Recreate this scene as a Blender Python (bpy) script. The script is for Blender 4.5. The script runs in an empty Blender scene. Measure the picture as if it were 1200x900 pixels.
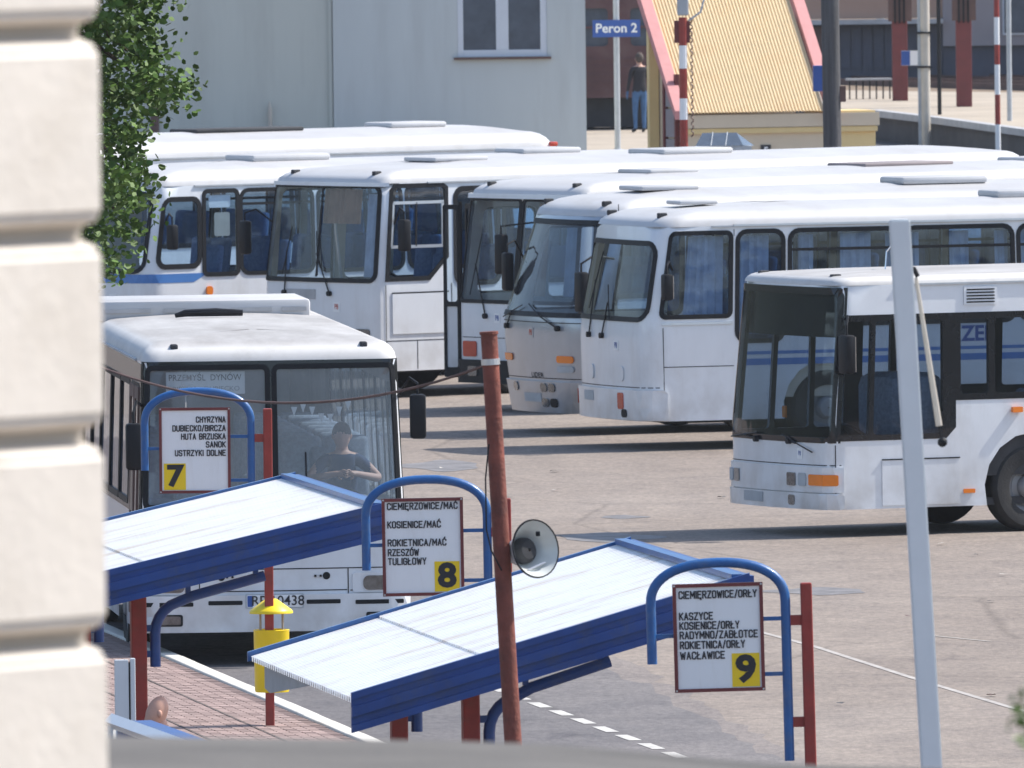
import bpy, bmesh, math, random
from mathutils import Vector, Matrix
from mathutils.geometry import delaunay_2d_cdt
random.seed(7)
S = bpy.context.scene
C = S.collection
PI = math.pi
# ------------------------------------------------------------------ camera, light
F = 20000.0                                   # focal length in photo pixels (1200 wide)
H = 8.6
PITCH = math.atan(748 / F)
ROLL = -0.012
cd = bpy.data.cameras.new('camera'); cam = bpy.data.objects.new('camera', cd); C.objects.link(cam)
cd.sensor_width = 36; cd.lens = F / 1200 * 36
cd.clip_start = 1; cd.clip_end = 9000
CM = Matrix.Rotation(PI / 2 - PITCH, 3, 'X') @ Matrix.Rotation(ROLL, 3, 'Z')
cam.matrix_world = Matrix.Translation((0, 0, H)) @ CM.to_4x4()
cd.dof.use_dof = True; cd.dof.focus_distance = 150; cd.dof.aperture_fstop = 20
S.camera = cam
SUN_EL = math.radians(50); SUN_DIR = Vector((0.95, 0.31, 0)).normalized()
sv = SUN_DIR * math.cos(SUN_EL) + Vector((0, 0, math.sin(SUN_EL)))
w = bpy.data.worlds.new('World'); S.world = w; w.use_nodes = True
nt = w.node_tree; sky = nt.nodes.new('ShaderNodeTexSky'); sky.sky_type = 'NISHITA'; sky.sun_disc = False
sky.sun_elevation = SUN_EL; sky.sun_rotation = math.atan2(SUN_DIR.x, SUN_DIR.y)
sky.air_density = 1.0; sky.dust_density = 1.2; sky.ozone_density = 0.6
nt.links.new(sky.outputs[0], nt.nodes['Background'].inputs[0]); nt.nodes['Background'].inputs[1].default_value = 0.15
sd = bpy.data.lights.new('sun', 'SUN'); sun = bpy.data.objects.new('sun', sd); C.objects.link(sun)
sd.energy = 3.9; sd.angle = math.radians(0.53); sd.color = (1, 0.95, 0.865)
sun.rotation_euler = (-sv).to_track_quat('-Z', 'Y').to_euler()
S.view_settings.view_transform = 'Standard'; S.view_settings.look = 'None'
S.view_settings.exposure = 0.62; S.view_settings.gamma = 1
S.render.engine = 'CYCLES'

def gp(px, py, z=0.0):
    """world point at height z on the sight line of a photo pixel"""
    d = CM @ Vector(((px - 600) / F, -(py - 450) / F, -1))
    t = (z - H) / d.z
    return Vector((d.x * t, d.y * t, z))
def dp(px, py, dist):
    d = CM @ Vector(((px - 600) / F, -(py - 450) / F, -1))
    t = dist / d.y
    return Vector((d.x * t, d.y * t, H + d.z * t))

# ------------------------------------------------------------------ materials
MATS = {}
def mat(name, col, rough=0.5, metal=0.0, var=0.12, scale=3.0, bump=0.0, bscale=40.0, coat=0.0, spec=0.5, dirt=None, streak=None, grime=0, settle=0):
    m = bpy.data.materials.new(name); m.use_nodes = True
    n = m.node_tree.nodes; l = m.node_tree.links; b = n['Principled BSDF']
    b.inputs['Roughness'].default_value = rough; b.inputs['Metallic'].default_value = metal
    b.inputs['Coat Weight'].default_value = coat; b.inputs['Coat Roughness'].default_value = 0.08
    b.inputs['Specular IOR Level'].default_value = spec
    tc = n.new('ShaderNodeTexCoord')
    mp = n.new('ShaderNodeMapping'); l.new(tc.outputs['Object'], mp.inputs[0])
    if streak: mp.inputs['Scale'].default_value = streak
    no = n.new('ShaderNodeTexNoise'); no.inputs['Scale'].default_value = scale; no.inputs['Detail'].default_value = 6
    no.inputs['Roughness'].default_value = 0.65
    l.new(mp.outputs[0], no.inputs[0])
    cr = n.new('ShaderNodeValToRGB'); l.new(no.outputs[0], cr.inputs[0])
    cr.color_ramp.elements[0].position = 0.3; cr.color_ramp.elements[1].position = 0.7
    lo = [max(0, c * (1 - var)) for c in col[:3]]; hi = [min(1, c * (1 + var)) for c in col[:3]]
    cr.color_ramp.elements[0].color = (*lo, 1); cr.color_ramp.elements[1].color = (*hi, 1)
    out = cr.outputs[0]
    if dirt:
        dc, amt, ds = dirt
        n2 = n.new('ShaderNodeTexNoise'); n2.inputs['Scale'].default_value = ds; n2.inputs['Detail'].default_value = 8; n2.inputs['Roughness'].default_value = .7
        l.new(mp.outputs[0], n2.inputs[0])
        r2 = n.new('ShaderNodeValToRGB'); l.new(n2.outputs[0], r2.inputs[0])
        r2.color_ramp.elements[0].position = 0.5; r2.color_ramp.elements[1].position = 0.78
        r2.color_ramp.elements[0].color = (0, 0, 0, 1); r2.color_ramp.elements[1].color = (amt, amt, amt, 1)
        mx = n.new('ShaderNodeMixRGB'); l.new(r2.outputs[0], mx.inputs[0]); l.new(out, mx.inputs[1]); mx.inputs[2].default_value = (*dc, 1)
        out = mx.outputs[0]
    if grime:                                  # road dirt thrown up on the lower panels
        sx = n.new('ShaderNodeSeparateXYZ'); l.new(tc.outputs['Object'], sx.inputs[0])
        mr = n.new('ShaderNodeMapRange'); mr.inputs[1].default_value = 1.15; mr.inputs[2].default_value = .3; l.new(sx.outputs[2], mr.inputs[0])
        n4 = n.new('ShaderNodeTexNoise'); n4.inputs['Scale'].default_value = 2.2; n4.inputs['Detail'].default_value = 7; l.new(tc.outputs['Object'], n4.inputs[0])
        r4 = n.new('ShaderNodeValToRGB'); l.new(n4.outputs[0], r4.inputs[0]); r4.color_ramp.elements[0].position = .38; r4.color_ramp.elements[1].position = .72
        m4 = n.new('ShaderNodeMath'); m4.operation = 'MULTIPLY'; l.new(mr.outputs[0], m4.inputs[0]); l.new(r4.outputs[0], m4.inputs[1])
        m5 = n.new('ShaderNodeMath'); m5.operation = 'MULTIPLY'; m5.inputs[1].default_value = grime; l.new(m4.outputs[0], m5.inputs[0])
        x4 = n.new('ShaderNodeMixRGB'); l.new(m5.outputs[0], x4.inputs[0]); l.new(out, x4.inputs[1]); x4.inputs[2].default_value = (.30, .26, .22, 1); out = x4.outputs[0]
    if settle:                                # dust that has settled where the sheet lies flat
        ge = n.new('ShaderNodeNewGeometry'); sx = n.new('ShaderNodeSeparateXYZ'); l.new(ge.outputs['Normal'], sx.inputs[0])
        ab = n.new('ShaderNodeMath'); ab.operation = 'ABSOLUTE'; l.new(sx.outputs[2], ab.inputs[0])
        mr = n.new('ShaderNodeMapRange'); mr.inputs[1].default_value = .90; mr.inputs[2].default_value = .99; l.new(ab.outputs[0], mr.inputs[0])
        n4 = n.new('ShaderNodeTexNoise'); n4.inputs['Scale'].default_value = 1.1; n4.inputs['Detail'].default_value = 8; n4.inputs['Roughness'].default_value = .7
        mp4 = n.new('ShaderNodeMapping'); mp4.inputs['Scale'].default_value = (1.6, .4, 1); l.new(tc.outputs['Object'], mp4.inputs[0]); l.new(mp4.outputs[0], n4.inputs[0])
        r4 = n.new('ShaderNodeMapRange'); r4.inputs[1].default_value = .3; r4.inputs[2].default_value = .65; r4.inputs[3].default_value = .35; r4.inputs[4].default_value = .9; l.new(n4.outputs[0], r4.inputs[0])
        m4 = n.new('ShaderNodeMath'); m4.operation = 'MULTIPLY'; l.new(mr.outputs[0], m4.inputs[0]); l.new(r4.outputs[0], m4.inputs[1])
        m5 = n.new('ShaderNodeMath'); m5.operation = 'MULTIPLY'; m5.inputs[1].default_value = settle; l.new(m4.outputs[0], m5.inputs[0])
        x4 = n.new('ShaderNodeMixRGB'); l.new(m5.outputs[0], x4.inputs[0]); l.new(out, x4.inputs[1]); x4.inputs[2].default_value = (.27, .25, .235, 1); out = x4.outputs[0]
    l.new(out, b.inputs['Base Color'])
    if bump:
        n3 = n.new('ShaderNodeTexNoise'); n3.inputs['Scale'].default_value = bscale; n3.inputs['Detail'].default_value = 5
        l.new(tc.outputs['Object'], n3.inputs[0])
        bp = n.new('ShaderNodeBump'); bp.inputs['Strength'].default_value = bump; bp.inputs['Distance'].default_value = 0.02
        l.new(n3.outputs[0], bp.inputs['Height']); l.new(bp.outputs[0], b.inputs['Normal'])
    MATS[name] = m
    return m
def glassmat(name, tint, refl_r=0.03, base=0.0, milk=0.0):
    m = bpy.data.materials.new(name); m.use_nodes = True
    n = m.node_tree.nodes; l = m.node_tree.links
    for x in list(n): n.remove(x)
    o = n.new('ShaderNodeOutputMaterial'); t = n.new('ShaderNodeBsdfTransparent'); t.inputs[0].default_value = (*tint, 1)
    g = n.new('ShaderNodeBsdfGlossy'); g.inputs['Roughness'].default_value = refl_r; g.inputs[0].default_value = (0.95, 0.97, 1, 1)
    fr = n.new('ShaderNodeLayerWeight'); fr.inputs[0].default_value = 0.5     # Schlick reflectance, the same from both sides
    pw = n.new('ShaderNodeMath'); pw.operation = 'POWER'; pw.inputs[1].default_value = 5; l.new(fr.outputs['Facing'], pw.inputs[0])
    ad = n.new('ShaderNodeMath'); ad.operation = 'MULTIPLY_ADD'; ad.inputs[1].default_value = .93; ad.inputs[2].default_value = .042 + base
    l.new(pw.outputs[0], ad.inputs[0])
    mx = n.new('ShaderNodeMixShader'); l.new(ad.outputs[0], mx.inputs[0]); l.new(t.outputs[0], mx.inputs[1]); l.new(g.outputs[0], mx.inputs[2])
    tc = n.new('ShaderNodeTexCoord'); no = n.new('ShaderNodeTexNoise'); no.inputs['Scale'].default_value = 1.5
    l.new(tc.outputs['Object'], no.inputs[0])
    bp = n.new('ShaderNodeBump'); bp.inputs['Strength'].default_value = 0.15; bp.inputs['Distance'].default_value = 0.02
    l.new(no.outputs[0], bp.inputs['Height']); l.new(bp.outputs[0], g.inputs['Normal'])
    last = mx.outputs[0]
    if milk:                                   # dust film; strong milk also paints in pale windscreen reflections
        df = n.new('ShaderNodeBsdfDiffuse'); df.inputs[0].default_value = (0.5, 0.52, 0.55, 1)
        n2 = n.new('ShaderNodeTexNoise'); n2.inputs['Scale'].default_value = 2.5; n2.inputs['Detail'].default_value = 4
        l.new(tc.outputs['Object'], n2.inputs[0])
        mu = n.new('ShaderNodeMath'); mu.operation = 'MULTIPLY'; mu.inputs[1].default_value = milk; l.new(n2.outputs[0], mu.inputs[0])
        m2 = n.new('ShaderNodeMixShader'); l.new(mu.outputs[0], m2.inputs[0]); l.new(last, m2.inputs[1]); l.new(df.outputs[0], m2.inputs[2])
        last = m2.outputs[0]
    l.new(last, o.inputs[0]); MATS[name] = m
    return m
white = mat('white_bus_paint', (0.74, 0.76, 0.79), 0.28, 0, 0.05, 1.5, coat=0.5, dirt=((0.45, 0.42, 0.38), 0.40, 2.0), streak=(1, 1, .35), grime=.75, bump=.35, bscale=1.6)
roofw = mat('white_roof_paint', (0.53, 0.53, 0.54), 0.5, 0, 0.05, 1.2, dirt=((0.40, 0.37, 0.33), 0.5, 1.6), streak=(.5, 1.3, 1), settle=.5)
roofd = mat('dusty_roof_paint', (0.58, 0.57, 0.56), 0.6, 0, 0.08, 1.2, dirt=((0.36, 0.33, 0.3), 0.5, 2), settle=1.0)
silver = mat('silver_bus_paint', (0.42, 0.45, 0.50), 0.28, 0.5, 0.06, 1.5, coat=0.5, dirt=((0.35, 0.34, 0.33), 0.3, 2), grime=.6)
rubber = mat('black_rubber', (0.012, 0.013, 0.016), 0.5, var=.2, spec=.2)
glassb = glassmat('split_windscreen_painted_reflection', (0.66, 0.72, 0.76), 0.05, 0.02, 0.46)  # strong milk paints bus B's pale reflections into the pane
gblack = mat('gloss_black', (0.012, 0.013, 0.016), 0.12, var=.2)
darkin = mat('dark_interior', (0.035, 0.036, 0.04), 0.8, var=.3)
greyin = mat('grey_interior', (0.42, 0.42, 0.43), 0.7, var=.15)
creamin = mat('cream_lining', (0.5, 0.46, 0.38), 0.7, var=.1)
seatb = mat('blue_seat_fabric', (0.13, 0.19, 0.32), 0.9, var=.25, scale=20)
seatg = mat('grey_seat_fabric', (0.22, 0.25, 0.30), 0.9, var=.25, scale=20)
curt = mat('blue_curtain', (0.24, 0.30, 0.42), 0.9, var=.2, scale=6)
curtb = mat('brown_curtain', (0.22, 0.13, 0.09), 0.9, var=.2, scale=6)
glass = glassmat('window_glass', (0.66, 0.77, 0.86))
glassd = glassmat('tinted_glass', (0.50, 0.58, 0.66))
glassm = glassmat('dusty_windscreen_glass', (0.80, 0.86, 0.90), 0.04, 0.0, 0.035)
chrome = mat('chrome', (0.75, 0.76, 0.78), 0.15, 1, .05)
alu = mat('aluminium', (0.6, 0.61, 0.63), 0.35, .8, .08)
tyre = mat('tyre_rubber', (0.025, 0.025, 0.026), 0.85, var=.25, scale=8, bump=.2)
rimm = mat('grey_rim_steel', (0.30, 0.30, 0.31), 0.5, .3, .15)
orange = mat('orange_lens', (0.85, 0.22, 0.02), 0.2, var=.1)
redl = mat('red_lens', (0.5, 0.06, 0.03), 0.2, var=.1)
lamp = mat('headlight_glass', (0.12, 0.125, 0.13), 0.08, .4, .5, scale=14, coat=1)
whp = mat('white_sign_face', (0.84, 0.85, 0.86), 0.35, var=.02, dirt=((.6, .58, .54), .3, 6), streak=(3, 3, .5))
blk = mat('black_print', (0.02, 0.02, 0.025), 0.6, var=.1)
bluep = mat('blue_print', (0.025, 0.085, 0.33), 0.5, var=.1)
blues = mat('blue_stripe_paint', (0.07, 0.20, 0.50), 0.35, var=.08)
sblue = mat('shelter_blue_paint', (0.006, 0.052, 0.235), 0.42, var=.18, scale=4, coat=.15, dirt=((.06, .08, .13), .7, 5), bump=.2, bscale=4)
tblue = mat('tube_blue_paint', (0.012, 0.10, 0.31), 0.4, var=.15, scale=4, coat=.2, dirt=((.10, .14, .20), .6, 9), bump=.15, bscale=30)
dred = mat('dark_red_paint', (0.16, 0.03, 0.03), 0.5, var=.15)
pred = mat('red_post_paint', (0.30, 0.035, 0.025), 0.5, var=.22, scale=5, dirt=((0.16, 0.06, 0.04), 0.6, 6))
rust = mat('rusty_red_pole', (0.20, 0.058, 0.040), 0.8, var=.4, scale=4, dirt=((0.055, 0.032, 0.028), 1.0, 2.2), bump=.4, bscale=30)
yell = mat('yellow_paint', (0.85, 0.62, 0.01), 0.4, var=.08)
ynum = mat('yellow_number_field', (0.90, 0.62, 0.01), 0.4, var=.03)
sheet_m = mat('white_corrugated_sheet', (0.80, 0.81, 0.82), 0.55, 0.0, .05, 3, dirt=((0.46, 0.31, 0.16), 0.8, 1.25), streak=(.5, 2.2, 1))
fol = mat('tree_leaf_green', (0.07, 0.13, 0.02), 0.6, spec=.3, var=.6, scale=3.5)
bark = mat('tree_bark', (0.07, 0.05, 0.035), 0.9, var=.3, bump=.6, bscale=12)
stone = mat('cream_plaster_stone', (0.66, 0.605, 0.54), 0.8, var=.06, scale=2, dirt=((0.42, 0.36, 0.28), 0.35, 3), bump=.15, bscale=25)
stonej = mat('plaster_joint', (0.40, 0.36, 0.31), 0.9, var=.1)
felt = mat('grey_roof_felt', (0.13, 0.12, 0.11), 0.9, var=.55, scale=1.2, dirt=((0.07, 0.065, 0.06), 0.9, .8), streak=(.35, 1, 1), bump=.3)
greyw = mat('grey_blue_render', (0.52, 0.56, 0.565), 0.9, var=.04, scale=.8, dirt=((0.40, 0.42, 0.42), 0.5, .9), bump=.1, streak=(1.6, 1.6, .22))
greenw = mat('grey_green_render', (0.525, 0.55, 0.51), 0.9, var=.04, scale=.8, dirt=((0.40, 0.41, 0.38), 0.5, .9), bump=.1, streak=(1.6, 1.6, .22))
wfr = mat('white_window_frame', (0.62, 0.66, 0.72), 0.4, var=.04)
brown = mat('brown_metal', (0.11, 0.06, 0.05), 0.6, var=.2)
conc = mat('platform_concrete', (0.40, 0.34, 0.27), 0.9, var=.15, scale=.8, dirt=((0.28, 0.23, 0.18), 0.5, .5), bump=.2)
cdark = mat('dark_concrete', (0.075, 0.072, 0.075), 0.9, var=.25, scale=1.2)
ballast = mat('rusty_ballast', (0.21, 0.155, 0.11), 0.95, var=.35, scale=3, bump=.8, bscale=8)
ystn = mat('beige_station_wall', (0.66, 0.555, 0.41), 0.85, var=.06, scale=1)
yst2 = mat('yellow_station_wall', (0.74, 0.57, 0.28), 0.85, var=.06, scale=1)
yroof = mat('yellow_corrugated_roof', (0.76, 0.59, 0.35), 0.5, var=.07, scale=1.2, dirt=((0.55, 0.33, 0.15), 0.5, 1.2))
pinkb = mat('pink_red_bargeboard', (0.58, 0.25, 0.24), 0.6, var=.1)
train = mat('faded_red_wagon_in_shade', (0.115, 0.052, 0.052), 0.6, var=.25, scale=1, dirt=((0.14, 0.11, 0.10), 0.6, 1))  # red darkened to carry the shade of a canopy overhead
slate = mat('shaded_dock_slate', (0.06, 0.065, 0.09), 0.6, var=.2, scale=1)  # dark tone painted in for the shade under the warehouse ledge
mauve = mat('mauve_far_wall', (0.30, 0.27, 0.28), 0.9, var=.1, scale=.5)
salmon = mat('salmon_far_wall', (0.42, 0.27, 0.20), 0.9, var=.1, scale=.5)
wood = mat('dark_weathered_timber', (0.075, 0.075, 0.08), 0.9, var=.35, scale=3, streak=(6, 6, .3), bump=.5, bscale=14)
creamp = mat('cream_pole_paint', (0.50, 0.46, 0.40), 0.6, var=.12)
greyp = mat('grey_pole_paint', (0.42, 0.45, 0.48), 0.5, var=.12, dirt=((0.25, 0.25, 0.25), .5, 4))
wpole = mat('white_pole_paint', (0.70, 0.73, 0.75), 0.45, var=.05, scale=2, coat=.2)
skin = mat('skin', (0.60, 0.34, 0.25), 0.55, var=.08, scale=8)
shirt = mat('dark_blue_shirt', (0.03, 0.05, 0.11), 0.9, var=.2)
jeans = mat('blue_jeans', (0.06, 0.14, 0.28), 0.9, var=.2, scale=8)
hairm = mat('grey_brown_hair', (0.09, 0.07, 0.06), 0.9, var=.2)
kerbm = mat('white_kerb_paint', (0.66, 0.63, 0.57), 0.8, var=.1, scale=3, dirt=((0.35, 0.32, 0.28), .7, 3))
paver = mat('red_pavers', (0.33, 0.235, 0.21), 0.9, var=.22, scale=2.5, dirt=((0.2, 0.15, 0.13), .5, 4))
paveg = mat('grey_pavers', (0.30, 0.29, 0.26), 0.9, var=.18, scale=2.5)
joint = mat('paver_joint_sand', (0.11, 0.085, 0.075), 0.95, var=.2)
solar = mat('dark_grey_glazing', (0.07, 0.09, 0.12), 0.15, var=.2)

def asphalt(name, a, b2, wet):
    m = bpy.data.materials.new(name); m.use_nodes = True
    n = m.node_tree.nodes; l = m.node_tree.links; bs = n['Principled BSDF']
    tc = n.new('ShaderNodeTexCoord')
    def noise(sc, det=6, ro=.6, st=None):
        x = n.new('ShaderNodeTexNoise'); x.inputs['Scale'].default_value = sc; x.inputs['Detail'].default_value = det; x.inputs['Roughness'].default_value = ro
        if st:
            mp = n.new('ShaderNodeMapping'); mp.inputs['Scale'].default_value = st; l.new(tc.outputs['Object'], mp.inputs[0]); l.new(mp.outputs[0], x.inputs[0])
        else: l.new(tc.outputs['Object'], x.inputs[0])
        return x
    def ramp(s, p0, p1, c0, c1):
        r = n.new('ShaderNodeValToRGB'); l.new(s, r.inputs[0]); r.color_ramp.elements[0].position = p0; r.color_ramp.elements[1].position = p1
        r.color_ramp.elements[0].color = (*c0, 1); r.color_ramp.elements[1].color = (*c1, 1); return r
    big = ramp(noise(.16, 8, .62, (1, .35, 1)).outputs[0], .35, .65, a, b2)
    def mul(x, y, f=1.0):
        q = n.new('ShaderNodeMixRGB'); q.blend_type = 'MULTIPLY'; q.inputs[0].default_value = f; l.new(x, q.inputs[1]); l.new(y, q.inputs[2]); return q.outputs[0]
    fine = ramp(noise(14, 4, .8, (1, .25, 1)).outputs[0], .3, .7, (.74, .74, .74), (1.22, 1.2, 1.18))
    mid = ramp(noise(1.6, 6, .7, (1, .5, 1)).outputs[0], .3, .62, (.80, .80, .82), (1.06, 1.05, 1.04))
    out = mul(mul(big.outputs[0], fine.outputs[0]), mid.outputs[0])
    # oil stains
    st = ramp(noise(.55, 7, .6, (1, .3, 1)).outputs[0], .62, .70, (1, 1, 1), (.62, .62, .66))
    out = mul(out, st.outputs[0])
    # cracks
    vo = n.new('ShaderNodeTexVoronoi'); vo.feature = 'DISTANCE_TO_EDGE'; vo.inputs['Scale'].default_value = .16
    nz = noise(.8, 4); mx = n.new('ShaderNodeMixRGB'); mx.inputs[0].default_value = .12; l.new(tc.outputs['Object'], mx.inputs[1]); l.new(nz.outputs[1], mx.inputs[2])
    l.new(mx.outputs[0], vo.inputs[0])
    cr = ramp(vo.outputs['Distance'], .0015, .006, (.6, .6, .6), (1, 1, 1)); out = mul(out, cr.outputs[0], .6)
    l.new(out, bs.inputs['Base Color']); bs.inputs['Roughness'].default_value = .9
    bs.inputs['Specular IOR Level'].default_value = .25
    bp = n.new('ShaderNodeBump'); bp.inputs['Strength'].default_value = .5; bp.inputs['Distance'].default_value = .02
    l.new(noise(30, 3).outputs[0], bp.inputs['Height']); l.new(bp.outputs[0], bs.inputs['Normal'])
    return m
asph = asphalt('sun_bleached_asphalt', (0.232, 0.196, 0.170), (0.285, 0.247, 0.218), 0)
asphd = asphalt('bus_lane_asphalt', (0.140, 0.134, 0.139), (0.205, 0.190, 0.187), 0)
puddle = mat('damp_asphalt_patch', (0.17, 0.16, 0.16), 0.7, var=.4, scale=3)
wear = mat('worn_white_line_paint', (0.52, 0.50, 0.47), 0.8, var=.25, scale=4, dirt=((0.24, 0.21, 0.19), .9, 5))

# ------------------------------------------------------------------ mesh helpers
def tag(o, label=None, cat=None, group=None, kind=None):
    if label: o['label'] = label
    if cat: o['category'] = cat
    if group: o['group'] = group
    if kind: o['kind'] = kind
    return o
def empty(name, loc=(0, 0, 0), rz=0.0, label=None, cat=None, group=None):
    o = bpy.data.objects.new(name, None); C.objects.link(o); o.location = loc; o.rotation_euler = (0, 0, rz)
    o.empty_display_size = .3
    return tag(o, label, cat, group)
def link(name, me, parent=None):
    o = bpy.data.objects.new(name, me); C.objects.link(o)
    if parent: o.parent = parent
    return o
def obj(name, bm, m, parent=None, smooth=False, kind=None):
    me = bpy.data.meshes.new(name)
    bmesh.ops.recalc_face_normals(bm, faces=bm.faces)
    if smooth:
        for f in bm.faces: f.smooth = True
        for e in bm.edges:
            if len(e.link_faces) == 2 and e.calc_face_angle(0) > .7: e.smooth = False
    bm.to_mesh(me); bm.free()
    for x in (m if isinstance(m, (list, tuple)) else [m]): me.materials.append(x)
    o = link(name, me, parent)
    if kind: o['kind'] = kind
    return o
def box(bm, x0, y0, z0, x1, y1, z1, bev=0.0, M=None):
    vs = [bm.verts.new((x, y, z)) for x in (x0, x1) for y in (y0, y1) for z in (z0, z1)]
    idx = [(0, 1, 3, 2), (4, 6, 7, 5), (0, 4, 5, 1), (2, 3, 7, 6), (0, 2, 6, 4), (1, 5, 7, 3)]
    fs = [bm.faces.new([vs[i] for i in f]) for f in idx]
    if bev:
        es = list({e for f in fs for e in f.edges})
        r = bmesh.ops.bevel(bm, geom=es, offset=bev, segments=2, affect='EDGES', profile=.5)
        vs = list({v for f in r['faces'] for v in f.verts} | {v for v in vs if v.is_valid})
    if M:
        bmesh.ops.transform(bm, matrix=M, verts=[v for v in vs if v.is_valid])
    return vs
def BX(*a, bev=0.0, M=None):
    bm = bmesh.new(); box(bm, *a, bev=bev, M=M); return bm
def tube(bm, pts, r, n=8, cap=True):
    pts = [Vector(p) for p in pts]; rings = []
    rr_ = r if isinstance(r, (list, tuple)) else [r] * len(pts)
    prev = None
    for i, p in enumerate(pts):
        if i == 0: t = pts[1] - p
        elif i == len(pts) - 1: t = p - pts[i - 1]
        else: t = (pts[i + 1] - p).normalized() + (p - pts[i - 1]).normalized()
        t.normalize()
        if prev is None:
            a = Vector((0, 0, 1)) if abs(t.z) < .9 else Vector((1, 0, 0))
            u = t.cross(a).normalized()
        else: u = (prev - t * prev.dot(t)).normalized()
        prev = u; v = t.cross(u)
        rings.append([bm.verts.new(p + (u * math.cos(2 * PI * k / n) + v * math.sin(2 * PI * k / n)) * rr_[i]) for k in range(n)])
    for a, b in zip(rings, rings[1:]):
        for k in range(n): bm.faces.new((a[k], a[(k + 1) % n], b[(k + 1) % n], b[k]))
    if cap: bm.faces.new(rings[0]); bm.faces.new(list(reversed(rings[-1])))
def TB(pts, r, n=8):
    bm = bmesh.new(); tube(bm, pts, r, n); return bm
def lathe(bm, prof, M=None, n=24, close=False):
    """prof = (radius, height) list round local z"""
    rings = []
    for (r, z) in prof:
        ring = []
        for k in range(n):
            v = Vector((r * math.cos(2 * PI * k / n), r * math.sin(2 * PI * k / n), z))
            ring.append(bm.verts.new(M @ v if M else v))
        rings.append(ring)
    for a, b in zip(rings, rings[1:]):
        for k in range(n): bm.faces.new((a[k], a[(k + 1) % n], b[(k + 1) % n], b[k]))
    if close: bm.faces.new(rings[0]); bm.faces.new(list(reversed(rings[-1])))
    return rings
def arc(cx, cz, r, a0, a1, n=8):
    return [(cx + r * math.cos(a0 + (a1 - a0) * k / n), cz + r * math.sin(a0 + (a1 - a0) * k / n)) for k in range(n + 1)]
def rr(x0, z0, x1, z1, r, n=4):
    r = min(r, abs(x1 - x0) / 2 - .001, abs(z1 - z0) / 2 - .001)
    if r <= .002: return [(x0, z0), (x1, z0), (x1, z1), (x0, z1)]
    o = []
    for (cx, cz, a) in ((x1 - r, z0 + r, -PI / 2), (x1 - r, z1 - r, 0), (x0 + r, z1 - r, PI / 2), (x0 + r, z0 + r, PI)):
        o += arc(cx, cz, r, a, a + PI / 2, n)
    return o
def inside(p, poly):
    c = False; x, y = p; j = len(poly) - 1
    for i in range(len(poly)):
        xi, yi = poly[i]; xj, yj = poly[j]
        if (yi > y) != (yj > y) and x < (xj - xi) * (y - yi) / (yj - yi) + xi: c = not c
        j = i
    return c
def offset_poly(poly, d):
    n = len(poly); o = []
    ar = sum(poly[i][0] * poly[(i + 1) % n][1] - poly[(i + 1) % n][0] * poly[i][1] for i in range(n))
    sg = 1 if ar > 0 else -1
    for i in range(n):
        a = Vector(poly[i - 1]); b = Vector(poly[i]); c = Vector(poly[(i + 1) % n])
        e1 = (b - a); e2 = (c - b)
        if e1.length < 1e-6: e1 = e2
        if e2.length < 1e-6: e2 = e1
        e1.normalize(); e2.normalize()
        n1 = Vector((e1.y, -e1.x)) * sg; n2 = Vector((e2.y, -e2.x)) * sg
        m = n1 + n2; k = d * 2 / max(m.length_squared, .5) if m.length > 1e-6 else 0
        q = b + m * k; o.append((q.x, q.y))
    return o
def sheet(bm, outline, holes, f, th=0.0, grid=None, off=0.0):
    """triangulated surface of a 2D outline with holes, mapped by f(p, z, offset); th adds a rim"""
    pts = []; edges = []
    for lp in [outline] + holes:
        b = len(pts); pts += [Vector(q) for q in lp]; edges += [(b + i, b + (i + 1) % len(lp)) for i in range(len(lp))]
    if grid:
        for q in grid:
            if inside(q, outline) and not any(inside(q, h) for h in holes): pts.append(Vector(q))
    vs, es, fs, *_ = delaunay_2d_cdt(pts, edges, [], 1 if len(outline) > 2 else 0, 1e-6)
    bv = [bm.verts.new(f(v.x, v.y, off + th)) for v in vs]
    used = set()
    for t in fs:
        cx = sum(vs[i].x for i in t) / len(t); cz = sum(vs[i].y for i in t) / len(t)
        if not inside((cx, cz), outline) or any(inside((cx, cz), h) for h in holes): continue
        try: bm.faces.new([bv[i] for i in t]); used.update(t)
        except ValueError: pass
    for i, v in enumerate(bv):
        if i not in used: bm.verts.remove(v)
    if th:
        for lp in [outline] + holes:
            top = [bm.verts.new(f(x, y, off + th)) for x, y in lp]; bot = [bm.verts.new(f(x, y, off)) for x, y in lp]
            for i in range(len(lp)):
                j = (i + 1) % len(lp); bm.faces.new((top[i], top[j], bot[j], bot[i]))
    return bm
_txt = {}
def text_mesh(s, size, wide=1.0, align='LEFT', bold=.012):
    key = (s, size, wide, align, bold)
    if key in _txt: return _txt[key]
    cu = bpy.data.curves.new('lettering', 'FONT'); cu.body = s; cu.size = size; cu.align_x = align; cu.align_y = 'CENTER'; cu.offset = bold * size; cu.resolution_u = 3
    o = bpy.data.objects.new('lettering', cu); C.objects.link(o)
    dg = bpy.context.evaluated_depsgraph_get(); me = bpy.data.meshes.new_from_object(o.evaluated_get(dg))
    bpy.data.objects.remove(o); me.name = 'lettering'
    for v in me.vertices: v.co.x *= wide
    _txt[key] = me
    return me
def letter(s, size, m, parent, loc, xdir, zdir, wide=1.0, align='LEFT', bold=.012, name='lettering'):
    me = text_mesh(s, size, wide, align, bold).copy(); me.materials.clear(); me.materials.append(m)
    o = link(name, me, parent)
    x = Vector(xdir).normalized(); y = Vector(zdir).normalized(); z = x.cross(y).normalized(); y = z.cross(x)
    o.matrix_local = Matrix.Translation(loc) @ Matrix((x, y, z)).transposed().to_4x4()
    return o

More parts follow.
